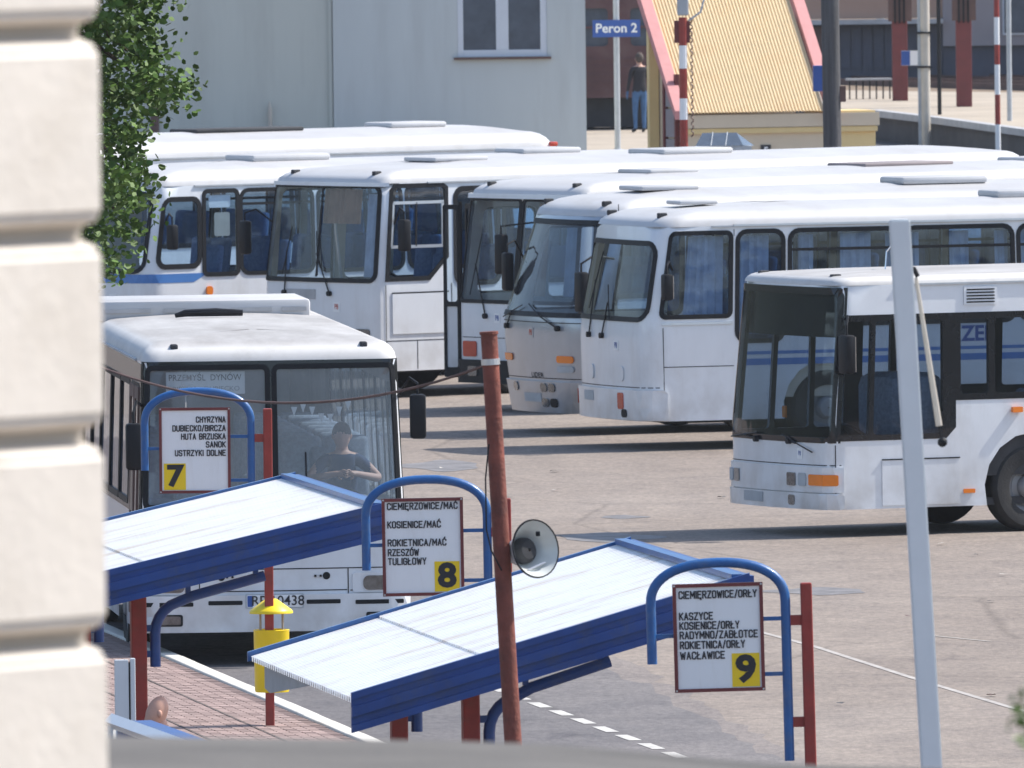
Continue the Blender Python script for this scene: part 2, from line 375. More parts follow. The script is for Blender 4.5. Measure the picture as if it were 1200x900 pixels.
# stencil-like condensed capitals of the stand boards, drawn as strokes on a 4 x 8 grid
GL = {'A': [[(0, 0), (2, 8), (4, 0)], [(.7, 2.6), (3.3, 2.6)]], 'B': [[(0, 0), (0, 8), (3, 8), (4, 7), (4, 5), (3, 4.2), (0, 4.2)], [(3, 4.2), (4, 3.2), (4, 1), (3, 0), (0, 0)]],
      'C': [[(4, 6), (4, 7), (3, 8), (1, 8), (0, 7), (0, 1), (1, 0), (3, 0), (4, 1), (4, 2)]], 'D': [[(0, 0), (0, 8), (3, 8), (4, 7), (4, 1), (3, 0), (0, 0)]],
      'E': [[(4, 8), (0, 8), (0, 0), (4, 0)], [(0, 4.2), (3.2, 4.2)]], 'G': [[(4, 6), (4, 7), (3, 8), (1, 8), (0, 7), (0, 1), (1, 0), (3, 0), (4, 1), (4, 3.8), (2.2, 3.8)]],
      'H': [[(0, 0), (0, 8)], [(4, 0), (4, 8)], [(0, 4.2), (4, 4.2)]], 'I': [[(0, 0), (0, 8)]], 'J': [[(0, 1), (1, 0), (2.2, 0), (3.2, 1), (3.2, 8)]],
      'K': [[(0, 0), (0, 8)], [(4, 8), (0, 3.4)], [(1.2, 4.6), (4, 0)]], 'L': [[(0, 8), (0, 0), (3.6, 0)]], 'M': [[(0, 0), (0, 8), (2.4, 2.6), (4.8, 8), (4.8, 0)]],
      'N': [[(0, 0), (0, 8), (4, 0), (4, 8)]], 'O': [[(1, 0), (0, 1), (0, 7), (1, 8), (3, 8), (4, 7), (4, 1), (3, 0), (1, 0)]], 'P': [[(0, 0), (0, 8), (3, 8), (4, 7), (4, 4.8), (3, 3.8), (0, 3.8)]],
      'R': [[(0, 0), (0, 8), (3, 8), (4, 7), (4, 5), (3, 4), (0, 4)], [(2, 4), (4, 0)]], 'S': [[(4, 6.4), (4, 7), (3, 8), (1, 8), (0, 7), (0, 5.2), (1, 4.3), (3, 3.8), (4, 2.9), (4, 1), (3, 0), (1, 0), (0, 1), (0, 1.6)]],
      'T': [[(0, 8), (4, 8)], [(2, 8), (2, 0)]], 'U': [[(0, 8), (0, 1), (1, 0), (3, 0), (4, 1), (4, 8)]], 'W': [[(0, 8), (1.3, 0), (2.7, 6.5), (4.1, 0), (5.4, 8)]],
      'Y': [[(0, 8), (2, 3.6), (4, 8)], [(2, 3.6), (2, 0)]], 'Z': [[(0, 8), (4, 8), (0, 0), (4, 0)]], '/': [[(0, -.6), (2.6, 8.6)]], ' ': []}
GL['Ł'] = GL['L'] + [[(-.9, 3), (2, 5.2)]]; GL['Ć'] = GL['C'] + [[(1.8, 9.4), (2.8, 10.6)]]; GL['Ó'] = GL['O'] + [[(1.8, 9.4), (2.8, 10.6)]]; GL['Ę'] = GL['E'] + [[(3.6, 0), (3, -1.2), (3.8, -1.9)]]
def stroke_text(txt, h, width, m, parent, loc):
    xs = 0; segs = []
    for ch in txt:
        g_ = GL[ch]; w_ = max([p[0] for q in g_ for p in q] + [0]) if g_ else 2
        for q in g_:
            for a_, b_ in zip(q, q[1:]): segs.append(((a_[0] + xs, a_[1]), (b_[0] + xs, b_[1])))
        xs += w_ + 2.2
    kx = width / (xs - 2.2); kz = h / 8; t = .0046; bm = bmesh.new()
    for i, (a_, b_) in enumerate(segs):
        A_ = Vector((a_[0] * kx, a_[1] * kz)); B_ = Vector((b_[0] * kx, b_[1] * kz)); d = (B_ - A_).normalized(); n_ = Vector((-d.y, d.x)) * t; e_ = d * t * .8
        y_ = -.00004 * i
        bm.faces.new([bm.verts.new((p.x, y_, p.y)) for p in (A_ - e_ - n_, B_ + e_ - n_, B_ + e_ + n_, A_ - e_ + n_)])
    me = bpy.data.meshes.new('lettering'); bm.to_mesh(me); bm.free(); me.materials.append(m)
    o = link('lettering', me, parent); o.location = loc
    return o
# ------------------------------------------------------------------ ground and roads (the setting)
def flat(name, pts, m, z, kind='structure', parent=None, label=None):
    bm = bmesh.new(); vs = [bm.verts.new((p[0], p[1], z)) for p in pts]; bm.faces.new(vs)
    return obj(name, bm, m, parent, kind=kind)
flat('ground', [(-3000, -60), (3000, -60), (3000, 4000), (-3000, 4000)], asph, 0)
KD = Vector((0.14, -1, 0)).normalized(); K0 = Vector((-1.44, 147.5, 0)); KN = Vector((KD.y, -KD.x, 0))   # kerb line; KN points to the platform
def kp(t, u=0.0, z=0.0): v = K0 + KD * t + KN * u; return Vector((v.x, v.y, z))
random.seed(5)
lane = [kp(-60), kp(90)] + [gp(x + random.uniform(-9, 9), y + random.uniform(-2.5, 2.5)) for x, y in [(480 + (1010 - 480) * (1 - k / 60), 690 + 270 * (1 - k / 60) ** 1.25 * .96) for k in range(61)]] + [kp(-60, -3.2)]
lane2 = [kp(-60), kp(90)] + [gp(x + random.uniform(-14, 14) + 22, y - 6 + random.uniform(-3, 3)) for x, y in [(480 + (1010 - 480) * (1 - k / 60), 690 + 270 * (1 - k / 60) ** 1.25 * .96) for k in range(61)]] + [kp(-60, -3.4)]
flat('lane_margin', [(p.x, p.y) for p in lane2], asphalt('worn_margin_asphalt', (0.195, 0.172, 0.162), (0.245, 0.217, 0.203), 0), .002)
flat('bus_lane', [(p.x, p.y) for p in lane], asphd, .004)
# added unseen green ring, keeps bright horizon sky out of the bus glass
bm = bmesh.new(); rows_h = []
for k, (rad, hh) in enumerate(((430, 0), (450, 13), (520, 30), (640, 52), (900, 85), (1300, 90))):
    row = []
    for i in range(96):
        a = 2 * PI * i / 96; z = hh * (1 + .22 * math.sin(3 * a + 1) + .12 * math.sin(7 * a) + .08 * math.sin(19 * a)) - .5
        row.append(bm.verts.new((rad * math.cos(a), 180 + rad * math.sin(a), z)))
    rows_h.append(row)
for a, b in zip(rows_h, rows_h[1:]):
    for i in range(96): bm.faces.new((a[i], a[(i + 1) % 96], b[(i + 1) % 96], b[i]))
obj('horizon_blocker', bm, mat('horizon_blocker_green', (.04, .05, .038), .95, var=.5, scale=.05, bump=.6, bscale=.2), kind='structure')
# dashed line and worn solid line
def strip(bm, a, b, w_, z):
    a = Vector((a.x, a.y, 0)); b = Vector((b.x, b.y, 0)); d = (b - a).normalized(); n_ = Vector((-d.y, d.x, 0)) * w_ / 2
    bm.faces.new([bm.verts.new((p.x, p.y, z)) for p in (a - n_, b - n_, b + n_, a + n_)])
A0, A1 = gp(600, 815), gp(838, 903); dd = (A1 - A0); n_d = 9
for i in range(-3, n_d + 4):
    bm = bmesh.new(); a = A0 + dd * (i / n_d); strip(bm, a, a + dd * (.64 / n_d), .115, .008)
    obj('lane_dash', bm, wear, kind='structure')
bm = bmesh.new()
L0 = [gp(x, y) for x, y in ((880, 738), (955, 758), (1070, 795), (1180, 828), (1260, 850))]
for a, b in zip(L0, L0[1:]): strip(bm, a, b, .07, .004)
obj('road_line', bm, mat('faded_line_paint', (.38, .35, .325), .9, var=.3, scale=4, dirt=((.27, .23, .21), .95, 2.5)), kind='structure')
bm = bmesh.new()
for a, b in (((1090, 745), (1160, 752)),): strip(bm, gp(*a), gp(*b), .05, .004)
obj('road_line', bm, mat('faint_line', (.36, .33, .30), .9, var=.3, scale=5), kind='structure')
for (cx, cy, rx, ry) in ((520, 546, 46, 6), (712, 630, 60, 5), (960, 693, 60, 4), (730, 606, 28, 2), (640, 455, 30, 4)):
    bm = bmesh.new(); k = [gp(cx + rx * math.cos(a) * (1 + .18 * math.sin(3 * a + cx)), cy + ry * math.sin(a) * (1 + .2 * math.cos(4 * a))) for a in [2 * PI * i / 28 for i in range(28)]]
    bm.faces.new([bm.verts.new((p.x, p.y, .0035)) for p in k]); obj('damp_patch', bm, puddle, kind='structure')
# platform with kerb and pavers
bm = bmesh.new()
for u0, u1, z0, z1 in ((0.16, 14, 0, .095),):
    a = [kp(-70, u0), kp(60, u0), kp(60, u1), kp(-70, u1)]
    vb = [bm.verts.new((p.x, p.y, z0)) for p in a]; vt = [bm.verts.new((p.x, p.y, z1)) for p in a]
    bm.faces.new(vt)
    for i in range(4): bm.faces.new((vb[i], vb[(i + 1) % 4], vt[(i + 1) % 4], vt[i]))
plat = obj('platform_pavement', bm, joint, kind='structure')
def kbox(bm, t0, t1, u0, u1, z0, z1, bev=0):
    vs = box(bm, t0, u0, z0, t1, u1, z1, bev)
    M = Matrix((( KD.x, KN.x, 0, K0.x), (KD.y, KN.y, 0, K0.y), (0, 0, 1, 0), (0, 0, 0, 1)))
    bmesh.ops.transform(bm, matrix=M, verts=[v for v in vs if v.is_valid])
bm = bmesh.new(); kbox(bm, 0, .99, .0, .155, 0, .135, .02)
me0 = None
for i in range(-34, 20):
    bm2 = bmesh.new(); kbox(bm2, i, i + .985, .0, .155, 0, .13 + .004 * random.random(), .015)
    obj('kerb_stone', bm2, kerbm, plat)
bm.free()
bmr = bmesh.new(); bmg = bmesh.new()
for i in range(-340, 200):                      # rows across the platform, 0.1 m deep each
    for j in range(18):
        t0 = i * .1; u0 = .165 + j * .2 + (0.1 if i % 2 else 0)
        g = 1.9 < u0 < 2.6
        tgt = bmg if g else bmr
        zz = .11 + .004 * random.random()
        a = [kp(t0 + .004, u0, zz), kp(t0 + .094, u0, zz), kp(t0 + .094, u0 + .19, zz + .002), kp(t0 + .004, u0 + .19, zz + .002)]
        vt = [tgt.verts.new(p) for p in a]; vb = [tgt.verts.new((p.x, p.y, .09)) for p in a]
        tgt.faces.new(vt); tgt.faces.new((vb[0], vb[1], vt[1], vt[0])); tgt.faces.new((vb[1], vb[2], vt[2], vt[1])); tgt.faces.new((vb[3], vb[0], vt[0], vt[3]))
obj('paver', bmr, paver, plat, kind='stuff'); obj('paver', bmg, paveg, plat, kind='stuff')
bm = bmesh.new()
for j in range(1, 7):                           # drainage joints that run along the platform
    kbox(bm, -34, 20, .165 + j * .6 - .012, .165 + j * .6 + .012, .1, .1175)
obj('joint_strip', bm, joint, plat)

# ------------------------------------------------------------------ buses
class Shell:
    """body of a bus in its own frame: front centre at the origin, facing -y, left flank at +x"""
    def __init__(s, W=2.5, L=10, r=.3, bulge=.1, zb=1.4, z1=2.7, tumble=.06, rake=.15, lowin=.0, z0=.33):
        s.hw = W / 2; s.L = L; s.zb = zb; s.z1 = z1; s.tumble = tumble; s.rake = rake; s.z0 = z0; s.lowin = lowin
        hw = s.hw; P = []
        n = 14
        for i in range(n): x = (hw - r) * i / n; P.append((x, bulge * (x / hw) ** 2))
        y0 = bulge * ((hw - r) / hw) ** 2
        for i in range(11): a = -PI / 2 + PI / 2 * i / 10; P.append((hw - r + r * math.cos(a), y0 + r + r * math.sin(a)))
        ys = y0 + r; m = int(L / .5)
        for i in range(1, m): P.append((hw, ys + (L - .25 - ys) * i / m))
        for i in range(7): a = PI / 2 * i / 6; P.append((hw - .25 + .25 * math.cos(a), L - .25 + .25 * math.sin(a)))
        P.append((0, L))
        s.P = P; s.T = [0]
        for a, b in zip(P, P[1:]): s.T.append(s.T[-1] + math.hypot(b[0] - a[0], b[1] - a[1]))
        s.PM = s.T[-1]
    def S(s, v):                                 # perimeter coordinate of flank position v behind the front
        for i in range(len(s.P) - 1):
            if s.P[i + 1][1] >= v and s.P[i][0] > s.hw * .6:
                a, b = s.P[i], s.P[i + 1]; k = (v - a[1]) / max(b[1] - a[1], 1e-6); k = min(max(k, 0), 1)
                return s.T[i] + (s.T[i + 1] - s.T[i]) * k
        return s.PM
    def base(s, p):
        sg = 1 if p >= 0 else -1; q = min(abs(p), s.PM - 1e-6)
        lo = 0; hi = len(s.T) - 1
        while hi - lo > 1:
            m = (lo + hi) // 2
            if s.T[m] <= q: lo = m
            else: hi = m
        a, b = s.P[lo], s.P[hi]; k = (q - s.T[lo]) / (s.T[hi] - s.T[lo])
        def tn(i):
            i0 = max(i - 1, 0); i1 = min(i + 1, len(s.P) - 1)
            dx = s.P[i1][0] - s.P[i0][0]; dy = s.P[i1][1] - s.P[i0][1]
            if i == 0: dy = 0
            l = math.hypot(dx, dy) or 1; return (dy / l, -dx / l)
        n0, n1 = tn(lo), tn(hi); nx = n0[0] + (n1[0] - n0[0]) * k; ny = n0[1] + (n1[1] - n0[1]) * k; l = math.hypot(nx, ny) or 1
        return sg * (a[0] + (b[0] - a[0]) * k), a[1] + (b[1] - a[1]) * k, sg * nx / l, ny / l
    def sc(s, x, y, ins):
        return x * (1 - ins / s.hw), s.L / 2 + (y - s.L / 2) * (1 - ins / (s.L / 2))
    def ins(s, z):
        if z > s.zb: return s.tumble * (z - s.zb) / (s.z1 - s.zb)
        return s.lowin * ((s.zb - z) / (s.zb - s.z0)) ** 2
    def rk(s, y, z):
        if z <= s.zb: return 0
        k = max(0, 1 - max(y, 0) / 1.1); k = k * k * (3 - 2 * k) if k < 1 else 1
        return s.rake * (min(z, s.z1) - s.zb) / (s.z1 - s.zb) * k
    def f(s, p, z, off=0.0):
        x, y, nx, ny = s.base(p); x2, y2 = s.sc(x, y, s.ins(z))
        return Vector((x2 + nx * off, y2 + s.rk(y, z) + ny * off, z))
    def frame(s, p, z, off=0.0):
        o = s.f(p, z, off); t = (s.f(p + .02, z, off) - s.f(p - .02, z, off)).normalized(); u = (s.f(p, z + .02, off) - s.f(p, z - .02, off)).normalized()
        return o, t, u
    def grid(s, p0, p1, z0, z1, stp=.16, stz=.3):
        g = []; p = p0 + stp * .5
        while p < p1:
            z = z0 + stz * .5
            while z < z1: g.append((p + .0013, z + .0017)); z += stz
            p += stp if abs(p) < s.hw + .7 else .6
        return g
def dens(poly, st=.11):
    o = []; n = len(poly)
    for i in range(n):
        a, b = poly[i], poly[(i + 1) % n]; L_ = abs(b[0] - a[0])
        k = max(1, int(L_ / (st if min(abs(a[0]), abs(b[0])) < 2.2 else .5)))
        if L_ > 4: k = max(k, 40)
        o += [(a[0] + (b[0] - a[0]) * j / k, a[1] + (b[1] - a[1]) * j / k) for j in range(k)]
    return o
def spatch(bus, name, sh, poly, m, off=0.004, th=.0, holes=[], parent=None, smooth=False, fine=True):
    xs = [q[0] for q in poly]; zs = [q[1] for q in poly]
    g = sh.grid(min(xs), max(xs), min(zs), max(zs)) if fine and min(abs(min(xs)), abs(max(xs))) < sh.hw + .7 else None
    poly = dens(poly); holes = [dens(h) for h in holes]
    bm = bmesh.new(); sheet(bm, poly, holes, sh.f, th, g, off)
    return obj(name, bm, m, parent or bus, smooth)

def wheel_parts(parent, x, y, r=.48, wdt=.28, rim=True):
    sg = 1 if x > 0 else -1
    M = Matrix.Translation((x, y, r)) @ Matrix.Rotation(sg * PI / 2, 4, 'Y')
    bm = bmesh.new(); lathe(bm, [(r * .58, 0), (r * .62, .01), (r * .9, .015), (r * .985, -.03), (r, -.06), (r, -wdt + .05), (r * .96, -wdt), (r * .5, -wdt)], M, 32)
    wh = obj('wheel', bm, tyre, parent, True)
    bm = bmesh.new(); lathe(bm, [(r * .6, -.005), (r * .55, -.05), (r * .42, -.10), (r * .30, -.09), (r * .28, .0), (r * .22, .03), (.01, .035)], M, 24)
    obj('rim', bm, rimm, wh, True)
    return wh
SEAT = {}
def seat_mesh(m):
    if m.name not in SEAT:
        bm = bmesh.new(); box(bm, -.21, -.2, .38, .21, .25, .52, .05); box(bm, -.21, .2, .42, .21, .31, 1.12, .05, Matrix.Rotation(-.12, 4, 'X')); box(bm, -.15, -.1, 0, .15, .15, .38)
        me = bpy.data.meshes.new('seat'); 
        for f in bm.faces: f.smooth = True
        bm.to_mesh(me); bm.free(); me.materials.append(m); SEAT[m.name] = me
    return SEAT[m.name]
def curtain(bus, sh, p0, p1, z0, z1, m, off=-.10):
    bm = bmesh.new(); n = max(6, int((p1 - p0) / .035)); up = []; lo = []
    for i in range(n + 1):
        p = p0 + (p1 - p0) * i / n; o = off + .018 * math.sin(i * 1.9)
        up.append(bm.verts.new(sh.f(p, z1, o))); lo.append(bm.verts.new(sh.f(p, z0, o)))
    for i in range(n): bm.faces.new((lo[i], lo[i + 1], up[i + 1], up[i]))
    return obj('curtain', bm, m, bus, True)

def make_bus(o):
    """o: dict of the features of one bus"""
    sh = Shell(**o.get('shell', {}))
    hw = sh.hw
    c = o['at']; rz = math.radians(o['rz'])
    R = Matrix.Rotation(rz, 3, 'Z')
    loc = Vector((c[0], c[1], 0)) - R @ Vector((o.get('cx', hw), o.get('cy', .2), 0))
    b = empty('bus', loc, rz, o['label'], 'bus', 'buses parked at the station')
    paint = o.get('paint', white); lowpaint = paint
    z0, z1 = sh.z0, sh.z1
    body_holes = []
    wins = o['windows']                            # (poly, glassmaterial, frame width, name)
    for (poly, g, fw, nm, *_r) in wins: body_holes.append(dens(poly))
    arches = []
    for wy in o.get('axles', (2.6, 8)):
        for sg in (1, -1):
            a = sh.S(wy) * sg
            arches.append((a, .60))
    # outline with wheel arches cut in the lower edge
    out = []
    for a, r in sorted(arches):
        if abs(a) > sh.PM - 1: continue
        zc = .48; h0 = math.asin(min(1, (z0 - zc) / r))
        an = [PI - h0 + (h0 - (PI - h0)) * k / 10 for k in range(11)]
        out += [(a + r * math.cos(t), zc + r * math.sin(t)) for t in an]
    lowedge = [(-sh.PM + .01, z0)] + [q for q in out] + [(sh.PM - .01, z0)]
    outline = dens(lowedge + [(sh.PM - .01, z1), (-sh.PM + .01, z1)])
    bm = bmesh.new()
    sheet(bm, outline, body_holes, sh.f, 0, sh.grid(-sh.PM, sh.PM, z0, z1, .1, .22))
    body = obj('body', bm, paint, b, True)
    # inner lining (below the windows), floor, ceiling
    bm = bmesh.new()
    sheet(bm, dens([(-sh.PM + .01, .62), (sh.PM - .01, .62), (sh.PM - .01, z1), (-sh.PM + .01, z1)]), body_holes, lambda p, z, of: sh.f(p, z, -.05 + of), 0, sh.grid(-2.2, 2.2, .6, z1, .3, .5))
    obj('interior_lining', bm, o.get('lining', greyin), b, True)
    fl = o.get('floor', .85)
    bm = bmesh.new(); box(bm, -hw + .08, .35, fl - .08, hw - .08, sh.L - .2, fl); obj('floor', bm, darkin, b)
    obj('ceiling', BX(-hw + .12, .32 + sh.rake, z1 - .03, hw - .12, sh.L - .2, z1), o.get('lining', greyin), b)
    # roof
    bm = bmesh.new(); rings = []; N = 120
    ps = [sh.PM * (2 * i / N - 1) for i in range(N)]
    ps = sorted(set([q for q in ps if abs(q) > hw + .7] + [(-1 + 2 * i / 40) * (hw + .7) for i in range(41)]))
    ra, rh, crown = o.get('roof', (.42, .2, .06))
    prof = [(0, 0)] + [(ra * (1 - math.cos(PI / 2 * k / 5)), rh * math.sin(PI / 2 * k / 5)) for k in range(1, 6)] + [(ra + (hw - ra) * k / 4 * .96, rh + crown * math.sin(PI / 2 * k / 4)) for k in range(1, 5)]
    fl_r = o.get('roof_front', 1.0)
    for (ins, dz) in prof:
        ring = []
        for p in ps:
            x, y, nx, ny = sh.base(p)
            fr = max(0, 1 - y / 1.3)
            i2 = ins * (1 + (fl_r - 1) * fr)
            q = sh.sc(x, y, sh.tumble); q2 = (q[0] * (1 - ins / hw), sh.L / 2 + (q[1] - sh.L / 2) * (1 - i2 / (sh.L / 2)))
            ring.append(bm.verts.new((q2[0], q2[1] + sh.rk(y, z1), z1 + dz)))
        rings.append(ring)
    for a, bb in zip(rings, rings[1:]):
        for k in range(len(ps)):
            j = (k + 1) % len(ps); bm.faces.new((a[k], a[j], bb[j], bb[k]))
    bm.faces.new(rings[-1])
    obj('roof', bm, o.get('roofmat', roofw), b, True)
    ztop = z1 + rh + crown
    for sg in (1, -1):
        g0, g1 = sorted((sg * sh.S(.9), sg * sh.S(sh.L - .5)))
        spatch(b, 'rain_gutter', sh, [(g0, z1 - .012), (g1, z1 - .012), (g1, z1 + .008), (g0, z1 + .008)], greyp, .0, .022)
    if o.get('visor'):
        vd, vz = o['visor']
        spatch(b, 'visor', sh, [(-hw - .05, z1 - vz), (hw + .05, z1 - vz), (hw + .05, z1 + .01), (-hw - .05, z1 + .01)], paint, .0, vd, smooth=True)
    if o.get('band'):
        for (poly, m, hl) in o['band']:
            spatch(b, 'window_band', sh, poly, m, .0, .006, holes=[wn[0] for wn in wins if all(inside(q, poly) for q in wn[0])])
    for wn in wins:
        poly, g, fw, nm = wn[:4]
        w_ = spatch(b, nm, sh, poly, g, -.004, 0)
        if fw:
            spatch(w_, 'frame', sh, offset_poly(poly, fw * .55), rubber, -.005, .017, holes=[offset_poly(poly, -fw * .45)])
        for rl in (wn[4] if len(wn) > 4 else []):       # rails / mullions: (p0,z0,p1,z1,mat)
            spatch(w_, 'rail', sh, [(rl[0], rl[1]), (rl[2], rl[1]), (rl[2], rl[3]), (rl[0], rl[3])], rl[4], -.002, .012)
    for d in o.get('patches', []):                     # name, poly, material, off, th
        par = b
        q = spatch(par, d[0], sh, d[1], d[2], d[3], d[4])
    sm = o.get('seam', rubber)
    for (p0, sz0, p1, sz1) in o.get('seams', []):
        w_ = .010
        if abs(p0 - p1) < 1e-6: poly = [(p0 - w_ / 2, sz0), (p0 + w_ / 2, sz0), (p0 + w_ / 2, sz1), (p0 - w_ / 2, sz1)]
        else: poly = [(p0, sz0 - w_ / 2), (p1, sz0 - w_ / 2), (p1, sz0 + w_ / 2), (p0, sz0 + w_ / 2)]
        spatch(b, 'panel_seam', sh, poly, sm, .002, .001)
    for wy in o.get('axles', (2.6, 8)):
        for sg in (1, -1): wheel_parts(b, sg * (hw - .04), wy)
    bm = bmesh.new(); box(bm, -hw + .35, .5, .32, hw - .35, sh.L - .4, .75)
    for wy in o.get('axles', (2.6, 8)): box(bm, -hw + .3, wy - .62, .5, hw - .3, wy + .62, .98)
    obj('chassis', bm, darkin, b)
    # interior furniture
    sm_ = seat_mesh(o.get('seatmat', seatb))
    y = o.get('seat_from', 2.2)
    while y < min(sh.L - 1, o.get('seat_to', 9)):
        for x in (-.93, -.48, .48, .93):
            s_ = link('seat', sm_, b); s_.location = (x, y, fl)
        y += .85
    s_ = link('driver_seat', sm_, b); s_.location = (.68, 1.25, fl - .05)
    dsh = bmesh.new(); box(dsh, -hw + .15, .28, z0 + .3, hw - .15, .62, o.get('dash', sh.zb - .02), .05)
    obj('dashboard', dsh, darkin, b)
    M = Matrix.Translation((.68, .72, o.get('dash', sh.zb - .02) + .06)) @ Matrix.Rotation(math.radians(-38), 4, 'X')
    bm = bmesh.new(); tube(bm, [M @ Vector((.23 * math.cos(2 * PI * k / 20), .23 * math.sin(2 * PI * k / 20), 0)) for k in range(21)], .016, 6, False)
    tube(bm, [M @ Vector((-.23, 0, 0)), M @ Vector((.23, 0, 0))], .014, 6); tube(bm, [M @ Vector((0, 0, 0)), M @ Vector((0, 0, -.25))], .03, 6)
    obj('steering_wheel', bm, rubber, b)
    for cc in o.get('curtains', []): curtain(b, sh, *cc)
    for (p0, zz0, p1, zz1, pk) in o.get('wipers', []):
        bm = bmesh.new(); n = 6
        tube(bm, [sh.f(p0 + (p1 - p0) * k / n, zz0 + (zz1 - zz0) * k / n, .03) for k in range(n + 1)], .008, 5)
        tube(bm, [sh.f(pk, sh.zb - .12, .02), sh.f(p0 * .5 + p1 * .5, zz0 * .5 + zz1 * .5, .04)], .010, 5)
        tube(bm, [sh.f(pk, sh.zb - .12, -.01), sh.f(pk, sh.zb - .12, .05)], .035, 8)
        obj('wiper', bm, rubber, b)
    for mr in o.get('mirrors', []):                    # (attach p,z), (mirror local centre), size
        (pa, za), mc, (mw, mh) = mr
        bm = bmesh.new(); box(bm, -mw / 2, -.06, -mh / 2, mw / 2, .06, mh / 2, .03, Matrix.Translation(mc))
        mi = obj('mirror', bm, rubber, b, True)
        bm = bmesh.new(); box(bm, -mw / 2 + .02, .062, -mh / 2 + .02, mw / 2 - .02, .068, mh / 2 - .02, 0, Matrix.Translation(mc)); obj('mirror_glass', bm, chrome, mi)
        a = sh.f(pa, za, 0); m1 = Vector(mc) + Vector((0, 0, mh / 2 + .1)); k = a * .4 + m1 * .6; k.z = max(a.z, m1.z) + .05
        bm = bmesh.new(); tube(bm, [a, k, m1, Vector(mc) + Vector((0, 0, 0))], .014, 6); obj('mirror_arm', bm, rubber, mi, True)
    for (x, y, w_, l_, h_, mm) in o.get('hatches', []):
        bm = bmesh.new()
        cz = z1 + rh + crown * (1 - (abs(x) / hw) ** 2) - .02
        box(bm, x - w_ / 2, y - l_ / 2, cz, x + w_ / 2, y + l_ / 2, cz + h_, min(.04, h_ * .4))
        obj('roof_hatch', bm, mm, b, True)
    for sg in (-1, 1):                                 # marker lamps on the roof edge
        bm = bmesh.new(); q = sh.f(sg * (hw - .32), z1, 0); box(bm, q.x - .035, q.y + .10, z1 + rh * .5, q.x + .035, q.y + .22, z1 + rh * .5 + .07, .015); obj('marker_lamp', bm, darkin, b)
    for (p, z, s_, txt, m1, m2) in o.get('badges', []):
        spatch(b, 'badge', sh, rr(p - s_ * .55, z - s_ * .5, p + s_ * .55, z + s_ * .5, .01), m1, .003, .003)
        q, t, u = sh.frame(p, z, .009); letter(txt, s_ * .62, m2, b, q, t, u, .8, 'CENTER', .02)
    return b, sh

SH = {}
def side_windows(sh, lst, g=glass, fw=.06, rail=None, sides=(1, -1), r=.12):
    o = []
    for sg in sides:
        for (v0, v1, za, zb2) in lst:
            a, b_ = sorted((sg * sh.S(v0), sg * sh.S(v1)))
            rl = [(a + .03, rail, b_ - .03, rail + .035, rubber)] if rail and za < rail < zb2 and v1 - v0 > .9 else []
            o.append((rr(a, za, b_, zb2, r), g, fw, 'window', rl))
    return o
def world_at(px, s): return ((px - 600) / s, F / s)

# ---- bus A: low-floor city bus, right
cs = dict(W=2.5, L=11.7, r=.16, bulge=.10, zb=1.15, z1=2.72, tumble=.05, rake=.10, z0=.30)
sh = Shell(**cs); S1 = sh.S
pn = [(.22, 1.28, .72, 2.36), (.78, 1.26, 1.22, 2.36), (1.28, 1.26, 2.05, 2.36)]
wA = [(rr(-1.13, 1.08, 1.22, 2.62, .05), glassd, 0, 'windscreen')]
for (v0, za, v1, zb2) in ((.21, 1.10, .56, 2.33), (.62, 1.10, 1.04, 2.33), (1.10, 1.10, 1.46, 2.33), (1.68, 1.52, 2.02, 2.33), (2.10, 1.52, 3.3, 2.33), (3.4, 1.5, 4.6, 2.33), (4.7, 1.5, 5.9, 2.33), (6.0, 1.5, 7.2, 2.33), (7.3, 1.5, 8.6, 2.33), (8.7, 1.5, 10, 2.33)):
    wA.append((rr(S1(v0), za, S1(v1), zb2, .04), glassd, 0, 'window'))
    if v0 > .1: wA.append((rr(-S1(v1), max(za, 1.1), -S1(v0), zb2, .04), glassd, 0, 'window'))
bandA = [([(-1.25, 1.02), (1.33, 1.02), (1.33, 2.70), (-1.25, 2.70)], gblack, 0),
         ([(S1(.17), 1.04), (S1(1.50), 1.04), (S1(1.62), 1.16), (S1(1.62), 1.45), (S1(11), 1.45), (S1(11), 2.40), (S1(.17), 2.40)], gblack, 0)]
at = world_at(982, 108.5)
PB = [('headlight', rr(.42, .55, .60, .69, .02), lamp, .028, .01), ('headlight', rr(.66, .55, .82, .69, .03), greyp, .028, .01), ('indicator', rr(.88, .56, 1.30, .68, .02), orange, .028, .012),
      ('headlight', rr(-1.00, .55, -.84, .69, .02), lamp, .028, .01), ('headlight', rr(-1.2, .55, -1.04, .69, .03), greyp, .028, .01),
      ('bumper', rr(-1.36, .30, 1.36, .475, .05), white, .0, .04), ('light_panel', [(-1.36, .485), (1.36, .485), (1.36, .76), (-1.36, .76)], white, .0, .026),
      ('number_plate', rr(-.66, .35, -.14, .46, .01), greyin, .042, .004), ('fog_light', rr(.46, .34, .60, .45, .03), lamp, .041, .005),
      ('air_vent', rr(S1(1.72), 2.48, S1(2.12), 2.68, .01), white, .002, .014),
      ('side_marker', rr(S1(1.70), .44, S1(1.84), .485, .01), orange, .004, .012), ('side_marker', rr(S1(2.29), 1.30, S1(2.41), 1.36, .01), orange, .004, .05),
      ('hatch_cover', rr(S1(.72), .33, S1(1.66), .82, .01), white, .002, .008), ('trim_rail', rr(S1(.72), .822, S1(1.66), .835, .002), rubber, .002, .014),
      ('destination_box', rr(-1.16, 2.16, 1.2, 2.66, .02), gblack, -.10, .03)]
